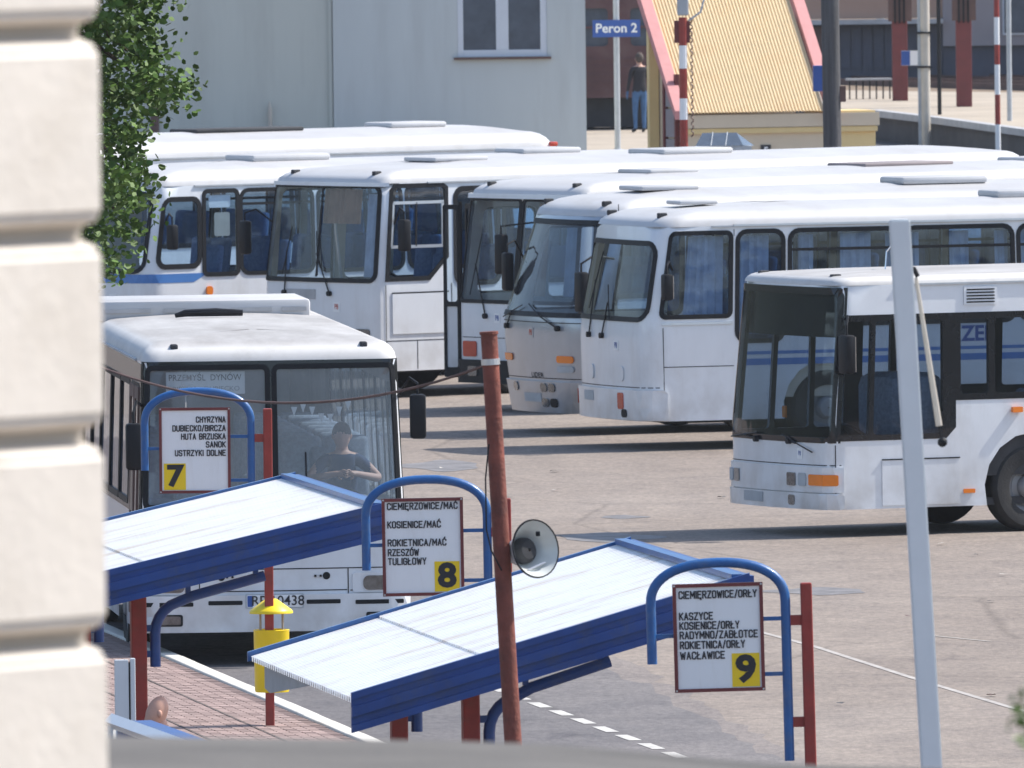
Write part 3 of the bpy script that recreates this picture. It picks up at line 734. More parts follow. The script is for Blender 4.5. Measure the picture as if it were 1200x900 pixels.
A, shA = make_bus(dict(label='white low-floor city bus with black glazed front, behind the white pole', shell=cs, at=at, rz=-65,
    windows=wA, band=bandA, axles=(2.56, 8.6), floor=.38, dash=1.0, lining=darkin, seatmat=seatg, patches=PB, roof=(.14, .10, .05), roofmat=roofd,
    seams=[(S1(.17), .31, S1(.17), 1.0), (-1.3, .78, 1.34, .78)],
    wipers=[(-1.1, 1.03, -.3, 1.10, -.35), (.3, 1.10, .95, .92, .45)], mirrors=[((1.38, 2.35), (1.48, .20, 1.99), (.22, .42))],
    badges=[(.62, .99 - .06, .0001, '', whp, bluep)] if 0 else [], seat_from=3.2))
for k in range(5):
    spatch(A, 'vent_slat', shA, [(S1(1.75), 2.502 + k * .034), (S1(2.09), 2.502 + k * .034), (S1(2.09), 2.517 + k * .034), (S1(1.75), 2.517 + k * .034)], rubber, .018, .004)
spatch(A, 'badge', shA, rr(.60, .84, .71, .96, .01), whp, .002, .004)
q, t_, u_ = shA.frame(.655, .90, .008)
letter('P8', .07, bluep, A, q, t_, u_, .8, 'CENTER')
bm = bmesh.new(); tube(bm, [(.4, 1.2, 2.8), (.35, 1.25, 3.05), (.5, 1.35, 3.25)], .008, 5); obj('aerial', bm, chrome, A)
bm = bmesh.new(); box(bm, .2, .9, 1.0, 1.1, 1.6, 1.75, .15); obj('driver_partition', bm, seatg, A, True)
bm = bmesh.new(); box(bm, -.35, .30, 1.25, -.27, .33, 1.38, .01); obj('pennant', bm, orange, A)

# ---- bus B: large bus front left
cs = dict(W=2.5, L=11.9, r=.13, bulge=.06, zb=1.45, z1=2.86, tumble=.05, rake=.07, z0=.32)
sh = Shell(**cs); S1 = sh.S
wB = [(rr(-1.20, 1.50, -.035, 2.80, .05), glassb, .05, 'windscreen'), (rr(.035, 1.34, 1.20, 2.80, .05), glassb, .05, 'windscreen')]
for sg in (1, -1):
    for (v0, v1, za) in ((.35, 1.45, .75 if sg < 0 else 1.5), (1.7, 3.0, 1.5), (3.1, 4.4, 1.5), (4.5, 5.9, 1.5), (6, 7.3, 1.5), (7.4, 8.7, 1.5)):
        a, b_ = sorted((sg * S1(v0), sg * S1(v1))); wB.append((rr(a, za, b_, 2.62, .05), glass, .06, 'window'))
PBB = [('headlight_housing', rr(.74, .675, 1.30, .86, .03), white, .0, .02), ('headlight_housing', rr(-1.30, .675, -.74, .86, .03), white, .0, .02),
       ('headlight', rr(.84, .695, 1.14, .83, .05), lamp, .02, .01), ('headlight', rr(-1.14, .695, -.84, .83, .05), lamp, .02, .01),
       ('bumper', rr(-1.36, .32, 1.36, .665, .05), white, .0, .05),
       ('bumper_slot', rr(.30, .575, .62, .615, .01), rubber, .05, .003), ('bumper_slot', rr(-.62, .575, -.30, .615, .01), rubber, .05, .003),
       ('bumper_slot', rr(.76, .565, 1.2, .605, .01), rubber, .05, .003), ('bumper_slot', rr(-1.2, .565, -.76, .605, .01), rubber, .05, .003),
       ('fog_light', rr(.86, .38, 1.12, .49, .02), rubber, .05, .004), ('fog_light', rr(-1.12, .38, -.86, .49, .02), rubber, .05, .004),
       ('fog_lens', rr(.88, .395, 1.10, .475, .02), lamp, .054, .004), ('fog_lens', rr(-1.10, .395, -.88, .475, .02), lamp, .054, .004),
       ('plate_frame', rr(-.275, .538, .275, .676, .012), greyp, .050, .004), ('number_plate', rr(-.26, .55, .26, .664, .012), whp, .052, .006), ('plate_euroband', rr(-.255, .555, -.205, .659, .006), bluep, .058, .002),
       ('tow_cover', rr(.46, .80, .53, .87, .035), rubber, .003, .003), ('tow_cover', rr(-.53, .80, -.46, .87, .035), rubber, .003, .003)]
at = world_at(318, 125.0)
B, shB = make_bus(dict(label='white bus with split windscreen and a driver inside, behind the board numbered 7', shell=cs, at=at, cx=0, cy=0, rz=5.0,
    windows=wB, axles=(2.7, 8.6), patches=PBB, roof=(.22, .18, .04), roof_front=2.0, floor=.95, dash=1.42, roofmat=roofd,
    band=[([(-S1(11), 1.42), (-S1(.12), 1.42), (-S1(.12), 2.84), (-S1(11), 2.84)], mat('dark_side_band', (.045, .045, .05), .25, var=.3), 0), ([(-1.3, 1.40), (-.0, 1.40), (.0, 1.28), (1.3, 1.28), (1.3, 2.86), (-1.3, 2.86)], gblack, 0)],  # dark band around the side windows, right flank only
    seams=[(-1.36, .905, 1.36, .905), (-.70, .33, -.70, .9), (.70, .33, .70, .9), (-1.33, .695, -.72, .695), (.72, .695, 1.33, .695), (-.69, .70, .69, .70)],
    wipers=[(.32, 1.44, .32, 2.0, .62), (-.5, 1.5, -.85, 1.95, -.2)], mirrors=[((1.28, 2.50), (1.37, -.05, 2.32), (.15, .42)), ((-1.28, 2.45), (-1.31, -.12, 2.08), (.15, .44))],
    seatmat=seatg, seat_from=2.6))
q, t_, u_ = shB.frame(.03, .607, .064)
letter('RP 10438', .132, blk, B, q, t_, u_, .98, 'CENTER', .008)
q, t_, u_ = shB.frame(0, .6, 0)
# destination boards behind the glass
bm = bmesh.new(); box(bm, -.98, .16, 2.55, -.24, .175, 2.76); o_ = obj('destination_board', bm, whp, B)
letter('PRZEMYŚL  DYNÓW', .082, blk, B, (-.96, .150, 2.705), (1, 0, 0), (0, 0, 1), .90, 'LEFT', .004)
letter('BIRCZA - DUBIECKO', .062, greyin, B, (-.92, .150, 2.60), (1, 0, 0), (0, 0, 1), 1.1, 'LEFT', .010)
bm = bmesh.new(); box(bm, -1.15, 7.2, 3.00, .92, 8.8, 3.21, .04); ac = obj('roof_air_conditioner', bm, roofw, B, True)
for x0, x1 in ((-1.0, -.55), (-.42, .10), (.24, .64), (.74, .98)):
    obj('vent_slot', BX(x0 - .1, 7.185, 3.09, x1 - .1, 7.20, 3.13), greyin, ac)
bm = bmesh.new(); tube(bm, [(-.50, 5.9, 3.10), (-.40, 5.9, 3.125), (-.1, 5.9, 3.13), (.16, 5.9, 3.12)], [.02, .035, .04, .03], 8); obj('roof_hatch', bm, rubber, B, True)
for x in (-.52, .52):
    for k in range(2): obj('bolt_head', BX(x - math.copysign(.08 + .05 * k, x) - .01, -.012, .825, x - math.copysign(.08 + .05 * k, x) + .01, .02, .845), rubber, B)
# folded door leaves on the platform side, a row of pennants and small things on the dash
for v0 in (.28, .95):
    p0, p1 = -S1(v0 + .6), -S1(v0)
    d_ = spatch(B, 'door', shB, rr(p0, .45, p1, 2.62, .03), brown, .006, .015, holes=[rr(p0 + .1, .7, p1 - .1, 2.5, .04)])
    spatch(d_, 'pane', shB, rr(p0 + .1, .7, p1 - .1, 2.5, .04), glassd, .012, 0)
for i in range(7):
    bm = bmesh.new(); x = .22 + i * .085; z = 2.42 + .05 * math.sin(i * 1.3) - .03 * math.sin(i * .52)
    v = [bm.verts.new(p) for p in ((x - .03, .14, z), (x + .03, .14, z), (x, .145, z - .09))]; bm.faces.new(v); r_ = bmesh.ops.extrude_face_region(bm, geom=bm.faces[:]); bmesh.ops.translate(bm, vec=(0, .004, 0), verts=[g for g in r_['geom'] if isinstance(g, bmesh.types.BMVert)])
    obj('pennant', bm, whp, B)

# ---- bus H9: third from the right of the rank, side windows with curtains
cs = dict(W=2.5, L=10.2, r=.30, bulge=.10, zb=1.5, z1=2.72, tumble=.07, rake=.16, lowin=.02, z0=.36)
sh = Shell(**cs); S1 = sh.S
wH = [(rr(-1.14, 1.60, 1.14, 2.52, .16), glassm, .06, 'windscreen')]
wH += side_windows(sh, [(.26, 1.17, 1.63, 2.64)], glass, .055, r=.06)
wH += side_windows(sh, [(1.26, 1.86, 1.32, 2.65)], glass, .055, r=.12)
wH += side_windows(sh, [(1.95, 3.40, 1.50, 2.65), (3.48, 4.90, 1.50, 2.65), (4.98, 6.44, 1.50, 2.65), (6.52, 7.98, 1.5, 2.65), (8.06, 9.4, 1.5, 2.65)], glass, .055, rail=2.40, r=.12)
PH = [('bumper', rr(-1.42, .37, 1.40, .74, .05), white, .0, .045), ('number_plate', rr(-.72, .58, -.34, .70, .01), greyp, .047, .004),
      ('indicator', rr(.50, .50, .66, .70, .03), redl, .045, .012), ('fog_light', rr(.60, .40, .75, .50, .04), rubber, .046, .01),
      ('indicator', rr(-1.2, .52, -1.05, .70, .03), redl, .045, .012),
      ('headlight', rr(.42, .84, .60, 1.02, .06), white, .003, .012), ('headlight', rr(-.60, .84, -.42, 1.02, .06), white, .003, .012),
      ('gutter', [(S1(1.2), 2.715), (S1(9.9), 2.715), (S1(9.9), 2.74), (S1(1.2), 2.74)], alu, .0, .03),
      ('trim_rail', [(S1(.28), 1.53), (S1(1.2), 1.53), (S1(1.2), 1.56), (S1(.28), 1.56)], alu, .002, .012),
      ('stripe', [(S1(1.3), 1.02), (S1(9.9), 1.02), (S1(9.9), 1.10), (S1(1.3), 1.10)], blues, .001, .002), ('stripe', [(S1(1.3), 1.15), (S1(9.9), 1.15), (S1(9.9), 1.19), (S1(1.3), 1.19)], blues, .001, .002)]
at = world_at(778, 96.4)
curt_H = []
for (v0, v1) in ((1.3, 1.7), (2.1, 2.3), (2.65, 3.05), (3.25, 3.38), (3.5, 3.7), (4.1, 4.35), (4.7, 4.88), (5.0, 5.25), (5.6, 6.0)):
    curt_H.append((S1(v0), S1(v1), 1.4, 2.6, curt))
curt_H.append((S1(.58), S1(1.1), 1.6, 2.6, curt)); curt_H.append((-S1(3.2), -S1(2.9), 1.4, 2.5, curt))
Hb, shH = make_bus(dict(label='white coach with rounded front and blue curtained side windows, behind the low-floor bus', shell=cs, at=at, cy=.3, rz=-70,
    group=None, windows=wH, axles=(2.45, 7.4), patches=PH, roof=(.34, .20, .06), roof_front=2.0, curtains=curt_H,
    seams=[(S1(.30), .38, S1(.30), 1.5), (S1(1.21), .38, S1(1.21), 2.68), (S1(.30), 1.02, S1(1.21), 1.02), (-1.2, .77, S1(.25), .77)],
    wipers=[(-.62, 1.7, -.42, 2.4, -.55), (.20, 1.58, -.02, 2.0, -.05)], mirrors=[((1.4, 2.2), (1.40, .30, 2.0), (.15, .32))],
    hatches=[(-.1, 1.2, .5, .5, .05, roofw), (0, 5.6, .7, 1.1, .10, roofw)], lining=creamin))
spatch(Hb, 'badge', shH, rr(.31, 1.21, .45, 1.33, .01), whp, .002, .003)
q, t_, u_ = shH.frame(.38, 1.27, .008); letter('P8', .10, bluep, Hb, q, t_, u_, .8, 'CENTER')
q, t_, u_ = shH.frame(S1(4.15), 1.36, .006)
for v, tx in ((4.42, 'ZEB'), (5.12, 'Y')):
    q, t_, u_ = shH.frame(S1(v), 1.335, .006); letter(tx, .26, bluep, Hb, q, t_, u_, 1.0, 'CENTER', .03)
for sg in (0,):
    bm = bmesh.new(); tube(bm, [(-1.05, .6, 2.7), (-1.07, .6, 2.95)], .006, 5); obj('aerial', bm, rubber, Hb)

# ---- silver coach
cs = dict(W=2.5, L=10.4, r=.42, bulge=.16, zb=1.45, z1=2.72, tumble=.10, rake=.34, lowin=.10, z0=.27)
sh = Shell(**cs); S1 = sh.S
wS = [(rr(-1.26, 1.50, 1.26, 2.64, .14), glassm, .06, 'windscreen')]
wS += side_windows(sh, [(.55, 1.5, 1.5, 2.56), (1.6, 3.0, 1.4, 2.56), (3.1, 4.6, 1.4, 2.56), (4.7, 6.2, 1.4, 2.56), (6.3, 7.8, 1.4, 2.56), (7.9, 9.3, 1.4, 2.56)], glassd, .07)
PS = [('indicator', rr(.66, .90, 1.02, .99, .04), orange, .003, .015), ('indicator', rr(.66, .78, 1.02, .86, .04), greyp, .003, .015), ('indicator', rr(-1.02, .90, -.66, .99, .04), orange, .003, .015),
      ('bumper', rr(-1.5, .27, 1.5, .66, .10), silver, .0, .04),
      ('fog_light', rr(.26, .53, .42, .64, .05), lamp, .042, .012), ('fog_light', rr(.46, .53, .62, .64, .05), lamp, .042, .012), ('fog_light', rr(.26, .34, .44, .45, .05), lamp, .042, .012), ('fog_light', rr(.48, .34, .66, .45, .05), rubber, .042, .012),
      ('fog_light', rr(-.62, .53, -.46, .64, .05), lamp, .042, .012), ('number_plate', rr(-.28, .40, .24, .51, .01), greyp, .041, .005)]
Sb, shS = make_bus(dict(label='silver coach with raked curved windscreen beside the blue-curtained coach', shell=cs, at=world_at(702, 94.2), cy=.35, rz=-65,
    paint=silver, windows=wS, axles=(2.5, 7.4), patches=PS, roof=(.42, .24, .07), roof_front=1.7,
    seams=[(-1.4, .70, 1.4, .70), (-1.4, 1.40, 1.5, 1.40)], curtains=[(.98, 1.22, 1.5, 2.55, curtb)],
    wipers=[(-.9, 1.44, -.3, 1.60, -.8), (-.1, 1.62, .7, 1.34, .72)], mirrors=[((-1.3, 2.1), (-.98, .15, 2.0), (.14, .48)), ((1.42, 2.2), (1.30, .10, 1.80), (.20, .50))],
    hatches=[(0, 1.8, .7, .8, .06, roofw), (.1, 5.6, .7, 1.2, .10, roofw), (0, 8.2, .7, .9, .08, roofw)]))
spatch(Sb, 'badge', shS, rr(-.06, 1.20, .08, 1.33, .01), silver, .002, .003)
q, t_, u_ = shS.frame(.01, 1.265, .008); letter('P8', .10, redl, Sb, q, t_, u_, .8, 'CENTER')
q, t_, u_ = shS.frame(.12, .735, .004); letter('LIDER', .085, darkin, Sb, q, t_, u_, 1.5, 'CENTER')

# ---- bus D: flat fronted with its door open
cs = dict(W=2.5, L=11, r=.10, bulge=.05, zb=1.35, z1=2.80, tumble=.05, rake=.12, z0=.36)
sh = Shell(**cs); S1 = sh.S
wD = [(rr(-1.20, 1.42, -.03, 2.74, .06), glassm, .05, 'windscreen'), (rr(.03, 1.42, 1.20, 2.74, .06), glassm, .05, 'windscreen')]
wD += side_windows(sh, [(.3, 1.3, 1.5, 2.62), (1.5, 2.9, 1.4, 2.62), (3.0, 4.4, 1.4, 2.62), (4.5, 5.9, 1.4, 2.62), (6.0, 7.4, 1.4, 2.62), (7.5, 8.9, 1.4, 2.62)], glass, .07)
PD = [('bumper', rr(-1.34, .36, 1.34, .66, .04), rubber, .0, .05), ('headlight', rr(-1.12, .70, -.82, .90, .03), redl, .003, .015), ('headlight', rr(-.95, .45, -.75, .58, .03), lamp, .05, .012),
      ('headlight', rr(.82, .70, 1.12, .90, .03), redl, .003, .015), ('headlight', rr(.75, .45, .95, .58, .03), lamp, .05, .012), ('air_vent', rr(.05, 1.18, .6, 1.30, .01), greyin, .002, .006)]
Db, shD = make_bus(dict(label='white bus with its folding front door open and a dark bumper', shell=cs, at=world_at(681, 91.2), cy=.1, rz=-52,
    windows=wD, axles=(2.6, 7.6), patches=PD, roof=(.26, .18, .07), roof_front=2.2, visor=(.05, .05),
    seams=[(-1.25, .95, 1.25, .95)], curtains=[(.25, .5, 1.5, 2.7, curtb), (.85, 1.1, 1.5, 2.7, curt)],
    wipers=[(-.95, 1.5, -.8, 2.3, -.6), (.15, 1.46, .25, 2.1, .5)], mirrors=[((1.24, 2.4), (.1, -.28, 2.05), (.16, .52))],
    hatches=[(0, 2.4, .7, .8, .06, roofw), (0, 6.3, .8, 1.5, .05, mat('faded_hatch_grey', (.26, .22, .22), .6)), (0, 8.8, .7, .8, .06, roofw)]))
for dx in (0, .3):
    d_ = empty('door'); d_.parent = Db
    M = Matrix.Translation((-1.27 - dx * .4, .12 + dx, 0)) @ Matrix.Rotation(math.radians(25 if dx == 0 else -20), 4, 'Z')
    bm = bmesh.new(); 
    sheet(bm, rr(-.24, .42, 0, 2.66, .03), [rr(-.20, 1.40, -.04, 2.60, .04), rr(-.20, .55, -.04, 1.34, .02)], lambda p, z, of: M @ Vector((p, -of, z)), .03)
    lf = obj('door_leaf', bm, rubber, d_)
    bm = bmesh.new(); sheet(bm, rr(-.20, .55, -.04, 1.34, .02), [], lambda p, z, of: M @ Vector((p, -.012, z))); obj('lower_panel', bm, white, d_)
    bm = bmesh.new(); sheet(bm, rr(-.20, 1.40, -.04, 2.60, .04), [], lambda p, z, of: M @ Vector((p, -.01, z))); obj('pane', bm, glass, d_)
    bm = bmesh.new(); tube(bm, [M @ Vector((0, 0, .42)), M @ Vector((0, 0, 2.7))], .025, 6); obj('door_hinge', bm, rubber, d_)
spatch(Db, 'badge', shD, rr(-.42, 1.14, -.30, 1.27, .01), whp, .002, .003)
q, t_, u_ = shD.frame(-.36, 1.205, .008); letter('P8', .10, bluep, Db, q, t_, u_, .8, 'CENTER')

# ---- bus C: flat-sided, cut-corner driver window
cs = dict(W=2.5, L=11.4, r=.13, bulge=.06, zb=1.5, z1=2.84, tumble=.06, rake=.10, z0=.36)
sh = Shell(**cs); S1 = sh.S
wC = [(rr(-1.22, 1.56, 1.19, 2.80, .10), glassm, .06, 'windscreen', [(-.03, 1.6, .0, 2.78, rubber)])]
wC.append(([(S1(.22), 1.58), (S1(.92), 1.58), (S1(1.22), 1.86), (S1(1.22), 2.76), (S1(1.16), 2.80), (S1(.28), 2.80), (S1(.22), 2.74)], glass, .06, 'window', [(S1(.26), 1.98, S1(1.18), 2.02, alu), (S1(.26), 2.56, S1(1.18), 2.60, alu), (S1(.24), 2.0, S1(.28), 2.58, alu), (S1(1.14), 2.0, S1(1.18), 2.58, alu), (S1(.68), 2.0, S1(.71), 2.58, rubber)]))
wC += side_windows(sh, [(1.38, 2.1, 1.5, 2.74), (2.2, 3.6, 1.5, 2.74), (3.7, 5.1, 1.5, 2.74), (5.2, 6.6, 1.5, 2.74), (6.7, 8.1, 1.5, 2.74), (8.2, 9.6, 1.5, 2.74)], glass, .07)
wC += side_windows(sh, [(.2, 1.2, .8, 2.74)], glass, .07, sides=(-1,))
PC = [('bumper', rr(-1.36, .36, 1.36, .70, .05), white, .0, .045), ('headlight', rr(-1.1, .76, -.8, .92, .04), lamp, .003, .012), ('headlight', rr(.8, .76, 1.1, .92, .04), lamp, .003, .012),
      ('access_panel', rr(S1(.30), .85, S1(1.24), 1.38, .01), white, .002, .014), ('air_vent', rr(-.66, 1.30, -.02, 1.43, .01), greyin, .002, .008),
      ('trim_rail', [(S1(.3), 1.385), (S1(1.24), 1.385), (S1(1.24), 1.40), (S1(.3), 1.40)], rubber, .003, .014)]
Cb, shC = make_bus(dict(label='white flat-sided bus with a cut-corner driver window and square access panel', shell=cs, at=world_at(452, 88.8), cy=.18, rz=-52,
    windows=wC, axles=(2.4, 7.9), patches=PC, roof=(.24, .18, .08), roof_front=2.4, visor=(.04, .04),
    seams=[(S1(.2), .76, S1(9), .76), (S1(.2), .38, S1(.2), 1.5), (S1(.72), .38, S1(.72), .75), (S1(1.3), .38, S1(1.3), 1.5)], lining=creamin,
    curtains=[(-.1, .75, 2.3, 2.76, curtb), (.86, 1.1, 1.6, 2.7, curt)],
    wipers=[(-.75, 1.62, -.62, 2.25, -.7), (.05, 1.62, -.05, 2.2, .3)], mirrors=[((S1(.3), 2.3), (1.48, .34, 2.16), (.16, .42)), ((-1.24, 2.3), (-1.42, -.1, 2.1), (.15, .45))],
    hatches=[(0, 2.2, .7, .9, .06, roofw), (0, 6.2, .8, 1.2, .08, roofw)]))
spatch(Cb, 'badge', shC, rr(.36, 1.14, .50, 1.27, .01), whp, .002, .003)
q, t_, u_ = shC.frame(.43, 1.205, .008); letter('P8', .10, redl, Cb, q, t_, u_, .8, 'CENTER')
bm = bmesh.new(); tube(bm, [(-.1, .5, 1.55), (-.02, .35, 2.2), (0, .3, 2.8)], .02, 6); obj('grab_pole', bm, alu, Cb)

# ---- bus E: behind, left, with blue stripe
cs = dict(W=2.5, L=10.2, r=.30, bulge=.12, zb=1.5, z1=2.70, tumble=.08, rake=.18, z0=.36)
sh = Shell(**cs); S1 = sh.S
wE = [(rr(-1.14, 1.56, 1.16, 2.60, .14), glassm, .06, 'windscreen')]
wE += side_windows(sh, [(.30, 1.0, 1.62, 2.52)], glass, .07, sides=(1,))
wE.append((rr(S1(1.08), 1.5, S1(1.64), 2.62, .06), glass, .06, 'window'))
wE += side_windows(sh, [(1.70, 2.9, 1.5, 2.62), (3.0, 4.4, 1.5, 2.62), (4.5, 5.9, 1.5, 2.62), (6, 7.4, 1.5, 2.62), (7.5, 8.9, 1.5, 2.62)], glass, .055, rail=2.42)
PE = [('stripe', [(-S1(.5), 1.40), (S1(.9), 1.40), (S1(1.15), 1.52), (-S1(.5), 1.52)], blues, .001, .002), ('side_indicator', rr(S1(1.10), 1.22, S1(1.20), 1.34, .04), orange, .003, .03),
      ('bumper', rr(-1.4, .36, 1.4, .72, .05), white, .0, .045)]
Eb, shE = make_bus(dict(label='white coach with a blue belt stripe and route cards in one window, behind the tree', shell=cs, at=world_at(184, 86.8), cy=.28, rz=-54,
    windows=wE, axles=(2.5, 7.4), patches=PE, roof=(.34, .22, .07), roof_front=1.8, lining=creamin,
    mirrors=[((S1(.35), 2.2), (1.42, .44, 2.02), (.14, .34))], wipers=[(-.5, 1.6, -.3, 2.3, -.5)],
    hatches=[(0, 3.2, .7, 1.3, .10, roofw), (0, 7.6, .7, 1.0, .08, roofw)]))
for (v, z, w_, h_, m) in ((1.36, 2.48, .36, .17, whp), (1.40, 2.17, .26, .32, creamp)):
    spatch(Eb, 'route_card', shE, rr(S1(v) - w_ / 2, z - h_ / 2, S1(v) + w_ / 2, z + h_ / 2, .03), m, -.03, .005)
spatch(Eb, 'badge', shE, rr(.52, 1.12, .66, 1.25, .01), whp, .002, .003)
q, t_, u_ = shE.frame(.59, 1.185, .008); letter('P8', .10, bluep, Eb, q, t_, u_, .8, 'CENTER')
# ---- bus F: farthest, only its roof shows
cs = dict(W=2.5, L=10.4, r=.3, bulge=.1, zb=1.5, z1=2.75, tumble=.08, rake=.15, z0=.36)
sh = Shell(**cs); S1 = sh.S
wF = [(rr(-1.14, 1.56, 1.16, 2.6, .14), glass, .06, 'windscreen')] + side_windows(sh, [(.4 + 1.3 * i, 1.6 + 1.3 * i, 1.5, 2.62) for i in range(7)], glass, .07)
ax = Vector((math.sin(math.radians(54)), math.cos(math.radians(54))))
e = world_at(655, 80.5); 
Fb, shF = make_bus(dict(label='white coach farthest back, only its roof and orange rear marker lamp showing', shell=cs, at=(e[0] - 10.2 * ax.x, e[1] - 10.2 * ax.y), cy=0, rz=-54,
    windows=wF, axles=(2.5, 7.4), roof=(.34, .24, .10), hatches=[(0, 2.6, .8, 1.4, .07, roofw), (0, 5.4, .7, 1.9, .06, darkin), (0, 8.4, .7, 1.0, .08, roofw)],
    patches=[('rear_marker', rr(S1(10.15) - .02, 2.66, S1(10.15) + .14, 2.75, .03), orange, .0, .05)]))
obj('rear_marker', BX(1.08, 10.16, 2.76, 1.17, 10.30, 2.83, bev=.02), redl, Fb, True)

# ------------------------------------------------------------------ signs, shelters
RW = Vector((1, .05, 0)).normalized()
def sign(base, s, num, rows, align, label, numright, post=True, top=3.0, bo=.15):
    """base: world point of the arch's left leg foot; sign in local x-z plane"""
    g = empty('bus_stand_sign', base, 0.03, label, 'bus stand sign', 'numbered stand signs along the platform')
    pts = [(0, 0, top - .71), (0, 0, top - .34)]
    for k in range(0, 25):
        a = PI * k / 24; cx_ = math.cos(a); sx_ = math.sin(a)
        pts.append((.4625 - .4625 * math.copysign(abs(cx_) ** .86, cx_), 0, top - .30 + .275 * sx_ ** .86))
    pts.append((.925, 0, top - 1.40))
    obj('arch', TB(pts, .034, 12), tblue, g, True)
    for (z, x0, x1) in ((top - .52, 0, bo), (top - .42, bo + .62, .92), (top - .80, bo + .62, .92)):
        obj('connector', BX(x0, -.012, z - .014, x1, .012, z + .014), tblue, g)
    bx0, bx1, bz1, bz0 = bo, bo + .62, top - .165, top - .91
    bd = obj('board', BX(bx0 + .02, -.03, bz0 + .02, bx1 - .02, -.012, bz1 - .02), whp, g)
    bm = bmesh.new(); 
    for a in ((bx0, bz0, bx1, bz0 + .024), (bx0, bz1 - .024, bx1, bz1), (bx0, bz0 + .024, bx0 + .024, bz1 - .024), (bx1 - .024, bz0 + .024, bx1, bz1 - .024)):
        box(bm, a[0], -.042, a[1], a[2], .0, a[3])
    obj('board_frame', bm, dred, bd)
    for (txt, dz, wd) in rows:
        x = bx0 + .045 if align == 'LEFT' else bx1 - .045 - wd
        stroke_text(txt, .046, wd, blk, bd, (x, -.0345 + random.uniform(-.0002, 0), bz1 - dz - .023))
    nx = bx1 - .035 - .19 if numright else bx0 + .04
    obj('number_field', BX(nx, -.033, bz0 + .03, nx + .19, -.0305, bz0 + .26), ynum, bd)
    letter(num, .25, blk, bd, (nx + .095, -.036, bz0 + .145), (1, 0, 0), (0, 0, 1), 1.12, 'CENTER', .04, 'numeral')
    if post:
        obj('post', BX(1.03, -.039, 0, 1.108, .039, top - .18, bev=.01), pred, g)
        for z in (top - .42, top - 1.12): obj('bracket', BX(.92, -.016, z - .05, 1.03, .016, z + .02), pred, g)
    return g
def sgpos(px, s): x, y = world_at(px, s); return (x, y, 0)
s7 = sign(sgpos(167, 135), 135, '7', [('CHYRZYNA', .105, .25), ('DUBIECKO/BIRCZA', .18, .455), ('HUTA BRZUSKA', .252, .38), ('SANOK', .322, .165), ('USTRZYKI DOLNE', .395, .435)], 'RIGHT', 'blue arch sign numbered 7 standing before the bus with a driver inside', False, top=3.055, bo=.125)
s8 = sign(sgpos(429, 154), 154, '8', [('CIEMIĘRZOWICE/MAĆ', .06, .53), ('KOSIENICE/MAĆ', .20, .40), ('ROKIETNICA/MAĆ', .338, .44), ('RZESZÓW', .412, .23), ('TULIGŁOWY', .48, .285)], 'LEFT', 'blue arch sign numbered 8 immediately left of the rusty pole and loudspeaker', True, top=3.045, bo=.122)
s9 = sign(sgpos(767, 171), 171, '9', [('CIEMIĘRZOWICE/ORŁY', .075, .53), ('KASZYCE', .222, .225), ('KOSIENICE/ORŁY', .287, .405), ('RADYMNO/ZABŁOTCE', .352, .53), ('ROKIETNICA/ORŁY', .42, .44), ('WACŁAWICE', .492, .30)], 'LEFT', 'blue arch sign numbered 9 at lower right with its free-standing red post', True)
for g_, (a, c_) in ((s7, (.008, 0)), (s8, (.018, 0)), (s9, (.028, 0))): g_.rotation_euler = (0, -a + .012, .03)

